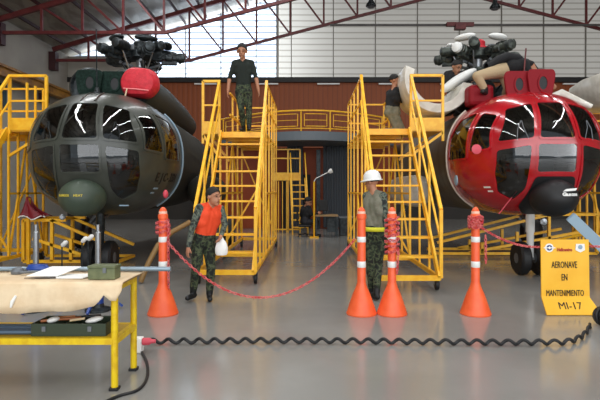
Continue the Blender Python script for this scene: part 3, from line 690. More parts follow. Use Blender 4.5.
# ------------------------------------------------------------------ people
def unit(v): v = Vector(v); return v.normalized()
def person(label, J, M, face, hair='short', voxel=.011, helmet=False, group=None, scale=1.0, hands=True, belt=None):
    # J: joints in world coordinates; M: materials for head, torso, upper arm, forearm, hand, thigh, shin, boot
    S = scale; base = (J['anL']+J['anR'])/2; base = Vector((base.x, base.y, min(J['anL'].z, J['anR'].z)-.08*S))
    r = empty('person', base, label, 'person', group)
    keys = ['skin', 'torso', 'uarm', 'farm', 'pants', 'boot', 'belt']
    mats = [M.get('skin', SKIN), M['torso'], M.get('uarm', M['torso']), M.get('farm', M.get('uarm', M['torso'])), M['pants'], M.get('boot', BLACK), M.get('belt', M['pants'])]
    b = MB(); bones = []
    def cone(a, c, ra, rb, k):
        a = Vector(a); c = Vector(c); ra *= S; rb *= S
        if (c-a).length < 1e-4: c = a+Vector((0, 0, .001))
        bones.append((a, c, ra, rb, keys.index(k)))
        ax = (c-a).normalized(); L = (c-a).length; prof = []
        for i in range(1, 6): t = PI/2*i/6; prof.append((ra*math.sin(t), -ra*math.cos(t)))
        prof.append((ra, 0)); prof.append((rb, L))
        for i in range(1, 6): t = PI/2*i/6; prof.append((rb*math.cos(t), L+rb*math.sin(t)))
        b.lathe(prof, a, ax, 14)
    sh = (J['shL']-J['shR']); shx = sh.normalized(); hp = (J['hiL']-J['hiR']).normalized()
    smid = (J['shL']+J['shR'])/2; hmid = (J['hiL']+J['hiR'])/2
    up = (smid-hmid).normalized()
    for sg in (-1, 1):
        cone(smid+shx*.075*sg*S-up*.09*S, hmid+hp*.055*sg*S+up*.12*S, .112, .098, 'torso')
        cone(smid+shx*.06*sg*S-up*.02*S, smid+shx*.09*sg*S-up*.2*S, .085, .11, 'torso')
        cone(hmid+hp*.06*sg*S+up*.1*S, hmid+hp*.075*sg*S, .105, .112, 'pants' if belt is None else 'belt')
    cone(smid-up*.1*S, hmid+up*.2*S, .116, .106, 'torso'); cone(J['shR'], J['shL'], .055, .055, 'torso'); cone(hmid-hp*.07*S, hmid+hp*.07*S, .11, .11, 'pants')
    cone(smid+up*.03*S, J['head']-Vector((0, 0, .04*S)), .058, .052, 'skin')
    for sd in 'LR': cone(smid+up*.055*S, J['sh'+sd]+up*.012*S, .045, .05, 'torso')
    for sd in 'LR':
        cone(J['sh'+sd], J['el'+sd], .062, .046, 'uarm')
        cone(J['el'+sd], J['el'+sd].lerp(J['wr'+sd], .95), .045, .034, 'farm')
        cone(J['hi'+sd], J['kn'+sd], .098, .066, 'pants')
        cone(J['kn'+sd], J['kn'+sd].lerp(J['an'+sd], .78), .066, .056, 'pants')
        cone(J['kn'+sd].lerp(J['an'+sd], .75), J['an'+sd], .055, .046, 'boot')
        fd = unit(J.get('ft'+sd, face)); fd.z = J.get('fz', 0); fd.normalize()
        an = J['an'+sd]; cone(an+Vector((0, 0, -.035*S))-fd*.03*S, an+Vector((0, 0, -.045*S))+fd*.14*S, .042, .036, 'boot')
        # hand
        w0 = J['wr'+sd]; d = unit(w0-J['el'+sd]); pn = unit(J.get('pn'+sd, shx*(-1 if sd == 'L' else 1))); pn = unit(pn-d*pn.dot(d)); sx_ = d.cross(pn)
        cone(w0-d*.02*S, w0+d*.035*S, .026, .028, 'skin')
        for q in (-1, 0, 1): cone(w0+d*.02*S+sx_*.016*q*S, w0+d*.08*S+sx_*.022*q*S, .017, .015, 'skin')
        if hands:
            for q, l in ((-1.5, .055), (-.5, .068), (.5, .073), (1.5, .066)):
                a0 = w0+d*.085*S+sx_*.0155*q*S; a1 = a0+unit(d+pn*.35+sx_*.06*q)*l*.55*S; a2 = a1+unit(d*.75+pn*.8)*l*.5*S
                cone(a0, a1, .0098, .009, 'skin'); cone(a1, a2, .009, .0075, 'skin')
            t0 = w0+d*.025*S+sx_*.03*S*(1 if True else -1); t1 = t0+unit(d+sx_*.7+pn*.5)*.04*S; cone(t0, t1, .013, .011, 'skin'); cone(t1, t1+unit(d+pn*.5)*.03*S, .011, .009, 'skin')
    # head
    f = unit(face); upv = unit(J.get('hup', (0, 0, 1))); sd_ = f.cross(upv).normalized(); upv = sd_.cross(f).normalized()
    R = Matrix((sd_, f, upv)).transposed(); hc = J['head']+Vector((0, 0, -.012)); S = S*J.get('hs', 1.12)
    def hp_(x, y, z): return hc+R @ Vector((x*S, y*S, z*S))
    b.ell(hp_(0, -.01, .03), Vector((.076, .094, .09))*S, R); bones.append((hp_(0, -.01, .0), hp_(0, 0, .04), .08*S, .08*S, 0))
    b.ell(hp_(0, .022, -.035), Vector((.056, .068, .072))*S, R)
    cone(hp_(0, .09, .005), hp_(0, .108, -.026), .009, .015, 'skin')
    for sg in (-1, 1):
        b.ell(hp_(sg*.078, -.008, -.008), Vector((.012, .02, .032))*S, R); cone(hp_(sg*.015, .082, .02), hp_(sg*.05, .07, .024), .012, .012, 'skin')
    cone(hp_(-.02, .083, -.058), hp_(.02, .083, -.058), .011, .011, 'skin'); cone(hp_(0, .07, -.09), hp_(0, .06, -.09), .022, .022, 'skin')
    o = b.build('body', mats[0], r, fix=True)
    rm = o.modifiers.new('r', 'REMESH'); rm.mode = 'VOXEL'; rm.voxel_size = voxel
    sm = o.modifiers.new('s', 'SMOOTH'); sm.iterations = 3; sm.factor = .5
    bpy.context.view_layer.update()
    me = bpy.data.meshes.new_from_object(o.evaluated_get(bpy.context.evaluated_depsgraph_get()))
    o.modifiers.clear(); o.data = me
    me.materials.clear()
    for q in mats: me.materials.append(q)
    nf = len(me.polygons); ctr = np.empty(nf*3); me.polygons.foreach_get('center', ctr); ctr = ctr.reshape(-1, 3)+np.array(base)
    best = np.full(nf, 1e9); idx = np.zeros(nf, int)
    for a, c, ra, rb, k in bones:
        a_ = np.array(a); d_ = np.array(c)-a_; L2_ = max(d_ @ d_, 1e-9); t = np.clip((ctr-a_) @ d_/L2_, 0, 1)
        dist = np.linalg.norm(ctr-a_-t[:, None]*d_, axis=1)-(ra+(rb-ra)*t)
        m_ = dist < best; best[m_] = dist[m_]; idx[m_] = k
    me.polygons.foreach_set('material_index', idx.astype(np.int32)); me.polygons.foreach_set('use_smooth', [True]*nf); me.update()
    eb = MB(); mo = MB()
    for sg in (-1, 1):
        MB().ell(hp_(sg*.03, .083, .006), Vector((.011, .008, .007))*S, R, 10, 6).build('eye', EYE, r, smooth=True)
        MB().tube([hp_(sg*.016, .094, .026), hp_(sg*.032, .094, .031), hp_(sg*.05, .082, .026)], .0045*S, 6).build('eyebrow', HAIR, r)
    MB().tube([hp_(-.022, .091, -.058), hp_(0, .097, -.057), hp_(.022, .091, -.058)], .004*S, 6).build('mouth', mat('lip', '7a4038', .5), r)
    # hair cap
    if hair:
        rows = []
        for i in range(9):
            th = PI*.62*i/8; row = []
            for j in range(24):
                a = 2*PI*j/24; frontness = max(0, math.sin(a)); t2 = th*(1-.42*frontness)
                row.append(hp_(.080*max(math.sin(t2), .01)*math.cos(a), -.014+.098*max(math.sin(t2), .01)*math.sin(a), .032+.095*math.cos(t2)))
            rows.append(row)
        MB().grid(rows, True).build('hair', HAIR, r, smooth=True, solid=.012)
    if helmet:
        rows = []
        for rad, z in ((.01, .168), (.05, .16), (.085, .138), (.108, .1), (.117, .05), (.118, .03), (.136, .02), (.137, .012), (.115, .018)):
            rows.append([hp_(rad*.93*math.cos(a), -.01+rad*1.1*math.sin(a)+(.03 if rad > .13 and math.sin(a) > .3 else 0), z) for a in [2*PI*j/28 for j in range(28)]])
        MB().grid(rows, True).build('hard_hat', WHITE, r, smooth=True, solid=.006, label='white hard hat')
        MB().tube([hp_(0, -.12+.24*k/8, .03+.135*math.sin(PI*k/8)+.004) for k in range(9)], .007, 6).build('hat_ridge', WHITE, r)
    return r
V = Vector
def J_from(px, Ys): return {k: P(*px[k], Ys[k] if isinstance(Ys, dict) else Ys) for k in px}

# man in orange vest, looking right
Y = 7.14
j = dict(head=(213.5, 196), shL=(220.5, 209), shR=(199.5, 208), elL=(225, 224), elR=(192, 229), wrL=(221, 236), wrR=(188.5, 247), hiL=(208.5, 243), hiR=(198.5, 243), knL=(211, 268), knR=(196, 267), anL=(209.5, 294), anR=(193, 293))
dY = dict.fromkeys(j, Y); dY.update(head=7.08, shR=7.0, elR=6.95, wrR=6.88, shL=7.25, elL=7.22, wrL=7.0, hiR=7.1, hiL=7.2, knR=7.05, knL=7.12, anR=7.1, anL=7.12)
p1 = person('person in orange vest over camouflage, looking right beside the left stand', J_from(j, dY) | dict(hup=V((.1, 0, 1)), ftL=V((.25, -1, 0)), ftR=V((-.35, -1, 0))), dict(torso=ORCL, uarm=CAMO2, farm=CAMO2, pants=CAMO), V((.85, -.55, -.05)), voxel=.0095)
c = P(221.5, 237.5, 6.98); e = empty('white_bag', c+V((0, 0, -.26)), 'small white bag hanging from the hand of the person in orange', 'bag')
b = MB(); rows = []
for k, z, in ((.3, 0), (.35, -.02), (.75, -.06), (1, -.13), (1, -.2), (.8, -.235), (.1, -.24)):
    rows.append([c+V((.085*k*math.cos(a)+.006*math.sin(3*a), .055*k*math.sin(a), z-.01)) for a in [2*PI*i/24 for i in range(24)]])
b.grid(rows, True); b.build('bag_body', PAPER, e, smooth=True)
b = MB(); b.tube([c+V((-.02, 0, -.01)), c+V((0, 0, .03)), c+V((.02, 0, -.01))], .006, 6); b.build('bag_handle', PAPER, e)

# worker with hard hat, seen from behind
Y = 7.25
j = dict(head=(371.8, 181), shL=(366.5, 196), shR=(383, 196), elL=(366.5, 213), elR=(385, 213), wrL=(368, 228), wrR=(386, 229), hiL=(370.5, 235), hiR=(380, 235), knL=(370.5, 265), knR=(378, 265), anL=(372, 292), anR=(376.5, 294))
dY = dict.fromkeys(j, Y); dY.update(shL=7.32, shR=7.12, elR=7.1, elL=7.35, wrL=7.25, wrR=7.15, anR=7.1, anL=7.3)
p2 = person('person in white hard hat and yellow belt standing behind two orange posts', J_from(j, dY) | dict(hs=1.02, ftL=V((-.6, .5, 0)), ftR=V((-.3, .8, 0))), dict(torso=GREYCL, uarm=CAMO2, farm=CAMO2, pants=CAMO), V((-.75, .55, -.1)), voxel=.01, helmet=True)
c = P(375.5, 229, 7.21)
b = MB(); n = 28
b.grid([[c+V((.155*math.cos(a), .12*math.sin(a), z)) for a in [2*PI*i/n for i in range(n)]] for z in (-.03, .03)], True)
b.build('belt', mat('hi_vis_yellow', 'd8d428', .6), p2, smooth=True, solid=.012)
c = P(383, 233, 7.05)

# man in dark tee on the stand
Y = 10.5
j = dict(head=(242, 50.6), shL=(251.5, 62.8), shR=(234.5, 62.8), elL=(256, 77.5), elR=(229.5, 78.5), wrL=(258.5, 90), wrR=(228, 91), hiL=(248, 92), hiR=(239.5, 92), knL=(249, 111), knR=(241.5, 110), anL=(249, 129), anR=(243.5, 127))
dY = dict.fromkeys(j, Y); dY.update(head=10.44, knR=10.4, anL=10.45, anR=10.6)
J3 = J_from(j, dY)
for k in ('anL', 'anR'): J3[k].z = 2.79+.085
p3 = person('person in dark t-shirt and camouflage trousers standing high on the left stand', J3 | dict(hs=1.3, ftL=V((.15, -1, 0)), ftR=V((-.25, -1, 0))), dict(torso=DKTEE, uarm=DKTEE, farm=SKIN, pants=CAMO), V((.0, -.95, -.32)), voxel=.011)

# man in black behind the cream cowl
Y = 11.0
j = dict(head=(394.5, 80), shL=(389.5, 92), shR=(396, 91), elL=(388.5, 103), elR=(400, 101), wrL=(391, 113), wrR=(406, 102), hiL=(390.5, 113), hiR=(394, 113), knL=(397, 130.5), knR=(403, 130.5), anL=(383, 131), anR=(386, 131))
J4 = J_from(j, Y); J4['shL'].y += .12; J4['shR'].y -= .12; J4['shR'].x += .05
for k in ('anL', 'anR', 'knL', 'knR'): J4[k].z = 2.79+.085
p4 = person('person in black jacket and grey trousers kneeling on the right stand behind the cream cowl', J4 | dict(ftL=V((1, 0, 0)), ftR=V((1, -.2, 0))), dict(torso=BLKCL, pants=GREYCL), V((1, -.15, -.1)), voxel=.014)

# two mechanics on the red helicopter
j = dict(head=(455, 68), shL=(447, 74), shR=(463, 75), elL=(445, 87), elR=(470, 84), wrL=(455, 92), wrR=(477, 77), hiL=(451, 97), hiR=(461, 97), knL=(452, 111), knR=(463, 110), anL=(450, 110), anR=(461, 109))
J5 = J_from(j, 11.6); J5['head'].y -= .12
for k in ('anL', 'anR'): J5[k].y += .38; J5[k].z = 3.42
p5 = person('person in black shirt leaning at the red helicopter rotor, left of the crouching one', J5 | dict(hup=V((.25, -.3, .9))), dict(torso=BLKCL, uarm=BLKCL, farm=SKIN2, pants=BLKCL, skin=SKIN2), V((.4, -.8, -.5)), voxel=.014, scale=1.2)
j = dict(head=(539, 78), shL=(531, 66), shR=(524, 63), elL=(540, 76), elR=(532, 78), wrL=(548, 82), wrR=(540, 84), hiL=(503, 69), hiR=(496, 72), knL=(508, 88), knR=(477, 76), anL=(505, 94), anR=(485, 90))
dY = dict.fromkeys(j, 10.15); dY.update(shL=10.3, shR=9.95, hiL=10.25, hiR=10.02, knL=10.1, knR=9.85, anR=9.9, anL=10.3, elL=10.35, elR=9.95, wrL=10.4, wrR=10.05)
J6 = J_from(j, dY)
p6 = person('person in khaki trousers bending over the roof of the red helicopter', J6 | dict(hup=V((-.3, 0, 1)), ftL=V((.8, -.5, 0)), ftR=V((-.5, -.8, 0))), dict(torso=BLKCL, uarm=BLKCL, farm=BLKCL, pants=KHAKI, boot=BLACK), V((.8, 0, -.8)), voxel=.012, scale=1.38)
b = MB(); c1 = P(508, 60, 10.12)
rows = []
for t, rr_, z in ((0, .13, .0), (.25, .17, .03), (.5, .18, .05), (.8, .16, .03), (1, .1, -.02)):
    cc = P(486+t*40, 68-8*math.sin(t*2.6), 10.1); rows.append([cc+V((0, rr_*math.cos(a), (rr_*.45+.03)*math.sin(a)+z)) for a in [2*PI*i/18 for i in range(18)]])
b.grid(rows, True); b.build('shirt_back', BLKCL, p6, smooth=True)

# person seated at the far desk
Y = 16.9
def F(x, y, z): return V((x, Y+y, z))
J7 = dict(head=F(0.0, -.1, 1.18), shL=F(-.16, .08, .98), shR=F(.04, -.12, .98), elL=F(-.16, -.0, .74), elR=F(.12, -.22, .75), wrL=F(.06, .08, .74), wrR=F(.32, -.12, .78), hiL=F(-.14, .06, .5), hiR=F(-.08, -.1, .5), knL=F(.28, .06, .5), knR=F(.3, -.12, .5), anL=F(.24, .06, .09), anR=F(.22, -.14, .09))
p7 = person('dark-clothed person seated at the desk at the far end of the aisle', J7 | dict(ftL=V((1, 0, 0)), ftR=V((1, 0, 0))), dict(torso=BLKCL, pants=mat('dark_grey_cloth', '24242a', .8)), V((.9, -.3, -.35)), voxel=.015, scale=1.2)
e = empty('office_chair', (-.1, 16.9, 0), 'dark office chair under the seated person at the far desk', 'chair')
b = MB(); b.box((-.1, 16.9, .37), (.46, .46, .08)); b.build('seat', BLACK, e, bevel=.03)
b = MB(); b.box((-.36, 16.9, .75), (.06, .42, .5)); b.build('backrest', BLACK, e, bevel=.02)
b = MB(); b.tube([(-.1, 16.9, .33), (-.1, 16.9, .1)], .025, 8); b.build('pole', GREYM, e)
for k in range(5):
    a = 2*PI*k/5; b = MB(); b.bar((-.1, 16.9, .1), (-.1+.27*math.cos(a), 16.9+.27*math.sin(a), .06), .035, .03); b.lathe([(.03, -.015), (.03, .015)], (-.1+.27*math.cos(a), 16.9+.27*math.sin(a), .03), (1, 0, 0), 10); b.build('leg', BLACK, e)

# ------------------------------------------------------------------ far end of the aisle: small stand, desk, lamp, monitor
e = empty('step_platform', (-.45, 17.8, 0), 'small yellow step platform at the far end of the aisle', 'work stand')
def yb(name, a, c, w_=.05, h=None, m=YEL): MB().bar(a, c, w_, h).build(name, m, e)
Yp = 18.65
for x in (-1.35, -.75): yb('post', (x, Yp, 0), (x, Yp, 3.1)); yb('post', (x, Yp+.4, 0), (x, Yp+.4, 3.1))
for x in (-.3,): yb('post', (x, Yp, 0), (x, Yp, 3.1)); yb('post', (x, Yp+.4, 0), (x, Yp+.4, 3.1))
for z in (3.08, 2.75): yb('guard_rail', (-1.35, Yp, z), (-.3, Yp, z), .045)
yb('toe_board', (-1.35, Yp-.03, 2.08), (-.28, Yp-.03, 2.08), .02, .28)
MB().box((-.82, Yp+.2, 1.95), (1.1, .5, .05)).build('deck', YEL, e)
for x in (-.66, -.12):
    yb('stringer', (x+.12, Yp-1.1, 0), (x, Yp-.05, 2.0), .04, .08)
    yb('handrail', (x+.12, Yp-1.1, .95), (x, Yp-.05, 2.95), .04); yb('handrail_post', (x+.12, Yp-1.1, 0), (x+.12, Yp-1.1, .95), .04)
for k in range(1, 8):
    t = k/8; MB().box((-.27-.12*t, Yp-1.1+1.05*t, 2.0*t), (.5, .16, .04)).build('tread', YEL, e)
for x in (-1.1, -.95, -.8): yb('lower_post', (x, Yp, 0), (x, Yp, 1.9), .03)
yb('base_rail', (-1.35, Yp, .1), (-.3, Yp, .1))
e = empty('desk', (.5, 16.8, 0), 'small wooden desk in front of the seated person at the far end', 'desk')
b = MB(); b.box((.62, 16.8, .72), (.75, .7, .05)); b.build('desk_top', mat('tan_wood', '9a7a50', .5), e)
for x in (.28, .96):
    for y in (16.5, 17.1): b = MB(); b.box((x, y, .35), (.05, .05, .7)); b.build('leg', DARK, e)
b = MB(); b.box((.8, 17.0, .4), (.3, .3, .5)); b.build('drawer_unit', DARK, e)
e = empty('desk_monitor', (.5, 16.9, .745), 'dark monitor standing on the far desk', 'monitor')
b = MB(); b.box((.52, 16.9, 1.05), (.3, .08, .36)); b.build('screen', BLACK, e, bevel=.01)
b = MB(); b.box((.52, 16.92, .82), (.06, .05, .15)); b.box((.52, 16.9, .755), (.2, .15, .02)); b.build('foot', BLACK, e)
e = empty('task_lamp', (.2, 16.4, 0), 'yellow pole with angled white task lamp beside the far desk', 'lamp')
b = MB(); b.tube([(.2, 16.4, .03), (.2, 16.4, 1.85)], .03, 8); b.box((.2, 16.4, .02), (.3, .3, .04)); b.build('pole', YEL, e)
b = MB(); b.tube([(.2, 16.4, 1.85), (.26, 16.38, 1.95), (.72, 16.35, 2.18)], .015, 8); b.build('arm', WHITE, e)
b = MB(); b.lathe([(.03, 0), (.07, .05), (.08, .14), (.02, .15)], (.66, 16.35, 2.15), (.8, 0, .35), 14); b.build('lamp_head', PAPER, e, smooth=True)
e = empty('equipment_crate', (1.0, 17.3, 0), 'dark crate on the floor right of the far desk', 'crate')
b = MB(); b.box((1.35, 17.5, .3), (.5, .5, .6)); b.build('crate_body', DARK, e, bevel=.02); b = MB(); b.box((1.35, 17.5, .62), (.54, .54, .05)); b.build('lid', GREYM, e)

# ------------------------------------------------------------------ towing / trestle frames below the helicopters
def trestle(x0, x1, y, lab, h=.95, lean=1):
    e = empty('low_work_frame', ((x0+x1)/2, y, 0), lab, 'work frame')
    def q(name, a, c, w_=.06): MB().bar(a, c, w_).build(name, YEL, e)
    for yy in (y, y+.9):
        q('bottom_rail', (x0, yy, .1), (x1, yy, .1)); q('top_rail', (x0, yy, h), (x0+(x1-x0)*.45, yy, h))
        q('sloped_rail', (x0+(x1-x0)*.3, yy, h), (x1, yy, .35)); q('sloped_rail', (x0+(x1-x0)*.1, yy, h*.6), (x0+(x1-x0)*.8, yy, .12))
        for t in (0, .3, .5, .72): q('post', (x0+(x1-x0)*t, yy, .1), (x0+(x1-x0)*t, yy, h*(1 if t < .5 else (1-t)*1.2)))
    for t in (0, .3): q('cross_rail', (x0+(x1-x0)*t, y, h), (x0+(x1-x0)*t, y+.9, h))
    q('cross_rail', (x1, y, .1), (x1, y+.9, .1))
    return e
fr = trestle(-5.86, -3.9, 10.3, 'low yellow steel frame on the floor under the olive helicopter')
MB().bar((-5.74, 10.27, 0.05), (-5.74, 10.27, 1.40), .06).build('tall_post', YEL, fr)
trestle(6.7, 3.0, 11.6, 'low yellow steel frame on the floor under the red helicopter', 1.0)
# cross arms near the right helicopter gear
e = empty('tow_bar', (4.2, 9.9, 0), 'yellow tow bar lying in front of the red helicopter nose gear', 'tow bar')
MB().tube([(3.95, 9.55, .45), (4.9, 8.9, .78), (6.3, 8.7, .62)], .025, 8).build('bar', YEL, e)
MB().tube([(4.9, 8.9, .78), (4.9, 8.9, .02)], .02, 8).build('support', YEL, e); MB().tube([(6.3, 8.7, .62), (6.3, 8.7, .02)], .02, 8).build('support', YEL, e)
MB().tube([(5.0, 8.88, .62), (6.3, 8.7, .5)], .022, 8).build('bar', YEL, e)
# curved yellow-brown hose boom beside the man in orange
e = empty('ground_hose', (-2.2, 9, 0), 'ochre arched hose rising from the floor behind the first orange post', 'hose')
MB().tube([P(190, 222, 9.0), P(172, 232, 8.8), P(158, 245, 8.6), P(149, 262, 8.5), P(143, 276, 8.4)]+[V((P(141, 280, 8.4).x, 8.4, .03))], .045, 10).build('hose_body', mat('ochre_rubber', '8a6a3c', .5), e, smooth=True)
# pale ladder-like chute at right
e = empty('boarding_steps', (4.9, 8.2, 0), 'pale blue-grey boarding steps leaning under the red helicopter at right', 'steps')
a, c = P(571, 217, 7.9), P(618, 262, 7.7)
dv = (c-a).normalized()
for off in (-.0, .3):
    MB().bar(a+V((off*.45, off, 0)), c+V((off*.45, off, 0)), .03, .16).build('side_rail', LBLUE, e)
for k in range(6): t = a.lerp(c, (k+.5)/6); MB().bar(t+V((0, 0, 0)), t+V((.13, .3, 0)), .14, .02).build('tread', LBLUE, e)
MB().bar(c, (c.x, c.y, 0.02), .03).build('leg', LBLUE, e); MB().bar(c+V((.13, .3, 0)), (c.x+.13, c.y+.3, 0.02), .03).build('leg', LBLUE, e)
# red nose cover folded at left
e = empty('red_tarpaulin', (-5.72, 10.25, 0), 'dark red cloth with a white hem draped over a yellow post under the olive nose', 'cloth')
b = MB(); rows = []
for i in range(8):
    t = i/7; rows.append([V((-5.74+(-.10-.02*t+(.2+.34*t)*q/10)*(.15+.85*t), 10.25-.03-.10*t+.03*math.sin(q*1.3+i*.5)*t, 1.43-.42*t**.8+.04*t*math.sin(q*.9))) for q in range(11)])
hem = rows[-1]
b.grid(rows); b.grid([[V((p.x, 10.27+(10.27-p.y)*.8, p.z)) for p in r_] for r_ in rows]); b.build('cloth_sheet', mat('dark_red_tarp', '7c1020', .5), e, smooth=True, solid=.02)
MB().tube(hem, .014, 6).build('hem', PAPER, e, smooth=True)
# ------------------------------------------------------------------ orange posts, chains
def cone_post(px, lab, D=6.34):
    x = (px-VX)/FPX*D; e = empty('orange_post', (x, D, 0), lab, 'traffic post', 'orange chain posts')
    MB().lathe([(.19, 0), (.193, .015), (.185, .03), (.15, .14), (.108, .26), (.072, .34), (.054, .4), (.052, 1.2), (.062, 1.21), (.062, 1.26), (.049, 1.27), (.049, 1.30), (.04, 1.325), (.02, 1.35), (.005, 1.355)], (x, D, 0), n=36).build('post_body', ORANGE, e, smooth=True)
    for z0_, z1_ in ((.59, .67), (.91, .98)): MB().lathe([(.0525, z0_), (.0555, z0_+.005), (.0555, z1_-.005), (.0525, z1_)], (x, D, 0), n=30).build('reflective_band', WHITE, e, smooth=True)
    MB().lathe([(.0495, 1.27), (.0515, 1.272), (.0515, 1.298), (.0495, 1.3)], (x, D, 0), n=30).build('reflective_band', mat('faded_band', 'f0c0a8', .5), e, smooth=True)
    return e, V((x, D, 0))
c1, q1 = cone_post(163, 'orange post leftmost in the row, beside the yellow table end')
c2, q2 = cone_post(361.5, 'orange post in front of the hard-hat worker, left one of the close pair')
c3, q3 = cone_post(392, 'orange post with chain wrapped round its top, right one of the close pair')
c4, q4 = cone_post(475.5, 'orange post standing before the red helicopter nose wheels')
def chain(pts, lab, name='plastic_chain', step=.036, lw=.014):
    b = MB(); pts = [V(p) for p in pts]; seg = []; acc = 0
    for i in range(len(pts)-1):
        L = (pts[i+1]-pts[i]).length; n = max(1, int(L*200))
        for k in range(n): seg.append(pts[i].lerp(pts[i+1], k/n))
    d = 0; last = seg[0]; link = 0; placed = seg[0]
    for i in range(1, len(seg)):
        d += (seg[i]-seg[i-1]).length
        if d >= step:
            d = 0; a = placed; c = seg[i]; t = (c-a).normalized(); s_ = t.orthogonal().normalized()
            if link % 2: s_ = t.cross(s_)
            mid = (a+c)/2; h = step*.72; link += 1; placed = c
            ring = []
            for k in range(10):
                an = 2*PI*k/10; ring.append(mid+t*h*math.cos(an)+s_*lw*math.sin(an))
            b.tube(ring, .0055, 5, closed=True)
    return tag(b.build(name, CHAIN, None, smooth=True), lab, 'chain', 'red plastic barrier chains')
def cat(a, c, sag, n=24): return [a.lerp(c, i/n)-V((0, 0, sag*4*(i/n)*(1-i/n))) for i in range(n+1)]
chain(cat(q1+V((.06, -.02, .92)), q2+V((-.06, -.02, .98)), .74), 'red chain sagging between the leftmost orange post and the close pair')
chain([q1+V((.07, -.02, 1.2)), q1+V((.08, -.04, .7)), q1+V((.08, -.03, .3))], 'loose red chain hanging down the leftmost orange post')
chain(cat(q4+V((.06, -.02, 1.1)), V((3.02, 6.5, .83)), .07)+[V((3.35, 6.52, .82)), V((3.62, 6.5, .84))]+cat(V((3.66, 6.5, .84)), V((4.6, 6.6, .86)), .02), 'red chain running from the fourth orange post behind the yellow sign')
chain([q4+V((.12, -.02, 1.0)), q4+V((.125, -.02, .62))], 'short red chain end hanging beside the fourth orange post')
def wrap(q, z0_, z1_, turns, lab, rr_=.085):
    n = turns*14; pts = [q+V(((rr_+.012*math.sin(i*.9))*math.cos(2*PI*i/14), (rr_+.012*math.sin(i*.9))*math.sin(2*PI*i/14), z0_+(z1_-z0_)*i/n+.012*math.sin(i*1.7))) for i in range(n+1)]
    return chain(pts, lab, lw=.016)
wrap(q3, .75, 1.22, 7, 'red chain bundled round the top of the third orange post'); wrap(q4, 1.08, 1.24, 5, 'red chain bundled round the top of the fourth orange post', .09)
wrap(q1, 1.0, 1.18, 3, 'red chain bundled round the top of the leftmost orange post', .075)
chain([q3+V((.07, -.06, .8)), q3+V((.05, -.07, .5))], 'short red chain end hanging in front of the third orange post')

# ------------------------------------------------------------------ yellow sign
SIGNM = mat('sign_yellow', 'efb01c', .45, c2='f2b828', scale=3)
D = 6.42; sx0, sx1 = 2.985, 3.60
e = empty('floor_sign', (3.29, D, 0), 'yellow floor sign reading AERONAVE EN MANTENIMIENTO MI-17', 'sign')
prof = [(D, .935), (D-.01, .6), (D-.02, .21), (D-.03, .19), (D-.10, .0975), (D-.17, .005)]
rows = []
for y, z in prof: rows.append([V((sx0, y, z)), V((sx1, y, z))])
rows = [[p+(V((.04, 0, 0)) if p.x > 3.3 and i >= 4 else V((0, 0, 0))) for p in rw] for i, rw in enumerate(rows)]
MB().grid(rows).build('board', SIGNM, e, solid=.018)
MB().prism([(3.25, D+.015, .9), (3.25, D+.2, 0), (3.35, D+.2, 0), (3.35, D+.015, .9)], (0, .02, 0)).build('rear_strut', SIGNM, e)
Mx = lambda x, y, z: face_M(V((x, y, z)), V((0, -1, .02)))
text_mesh('lettering', 'AERONAVE', .12, INK, e, Mx(3.28, D-.024, .61), sx=.53, bold=0)
text_mesh('lettering', 'EN', .12, INK, e, Mx(3.28, D-.028, .45), sx=.53, bold=0)
text_mesh('lettering', 'MANTENIMIENTO', .11, INK, e, Mx(3.285, D-.032, .25), sx=.545, bold=0)
text_mesh('lettering', 'MI-17', .135, INK, e, face_M(V((3.31, D-.110, .105)), V((0, -.797, .603))), sx=.95, bold=0, ext=.001)
text_mesh('lettering', 'Helicentro', .06, REDINK, e, Mx(3.285, D-.018, .805), sx=.75, bold=.002)
MB().box((3.29, D-.033, .19), (.58, .004, .010)).build('line', mat('ochre_line', 'a87818', .5), e)
# emblems
b = MB(); b.lathe([(.055, 0), (.055, .006)], (3.09, D-.012, .83), (0, -1, 0), 24); em = b.build('emblem', PAPER, e)
b = MB(); b.lathe([(.036, .007), (.036, .009)], (3.09, D-.012, .83), (0, -1, 0), 24); b.build('emblem_disc', BLUEINK, em)
b = MB(); b.box((3.09, D-.024, .83), (.03, .004, .03), Matrix.Rotation(PI/4, 3, 'Y')); b.box((3.09, D-.022, .83), (.15, .003, .012)); b.build('emblem_star', REDINK if False else PAPER, em)
b = MB(); b.prism([(3.43, D-.016, .88), (3.54, D-.016, .88), (3.545, D-.016, .80), (3.485, D-.016, .77), (3.425, D-.016, .80)], (0, -.004, 0)); em = b.build('emblem', PAPER, e)
b = MB(); b.lathe([(.028, 0), (.028, .003)], (3.485, D-.021, .84), (0, -1, 0), 20); b.build('emblem_disc', LBLUE, em)

# ------------------------------------------------------------------ coiled cable, plug
b = MB(); pts = []
x0, x1 = P(152, 0, 5.15).x, P(590, 0, 5.72).x; turns = 31; N = turns*12
for i in range(N+1):
    t = i/N; x = x0+(x1-x0)*t; a = 2*PI*turns*t
    yy = 5.06+.03*math.sin(t*6)+.66*max(0, (t-.86)/.14)**1.6; R_ = .021
    pts.append(V((x, yy+R_*.6*math.cos(a), .04+R_*math.sin(a))))
b.tube(pts, .0165, 8)
tag(b.build('coiled_cable', BLACK, None, smooth=True), 'long black coiled cable stretched across the floor', 'cable')
e = empty('cable_ball', (3.45, 6.0, 0), 'black bundled cable end at the right edge of the floor', 'cable')
b = MB()
for k in range(7):
    a = k*.6; ax = V((math.cos(a), math.sin(a), .4*math.sin(k*2))).normalized(); u_ = ax.orthogonal().normalized(); v_ = ax.cross(u_)
    b.tube([V((3.40, 5.75, .12))+(u_*math.cos(q)+v_*math.sin(q))*.1 for q in [2*PI*i/18 for i in range(18)]], .016, 6, closed=True)
b.build('cable_loops', BLACK, e, smooth=True)
MB().ell((3.40, 5.75, .115), .09, n=16, m=10).build('plug_body', BLACK, e, smooth=True)
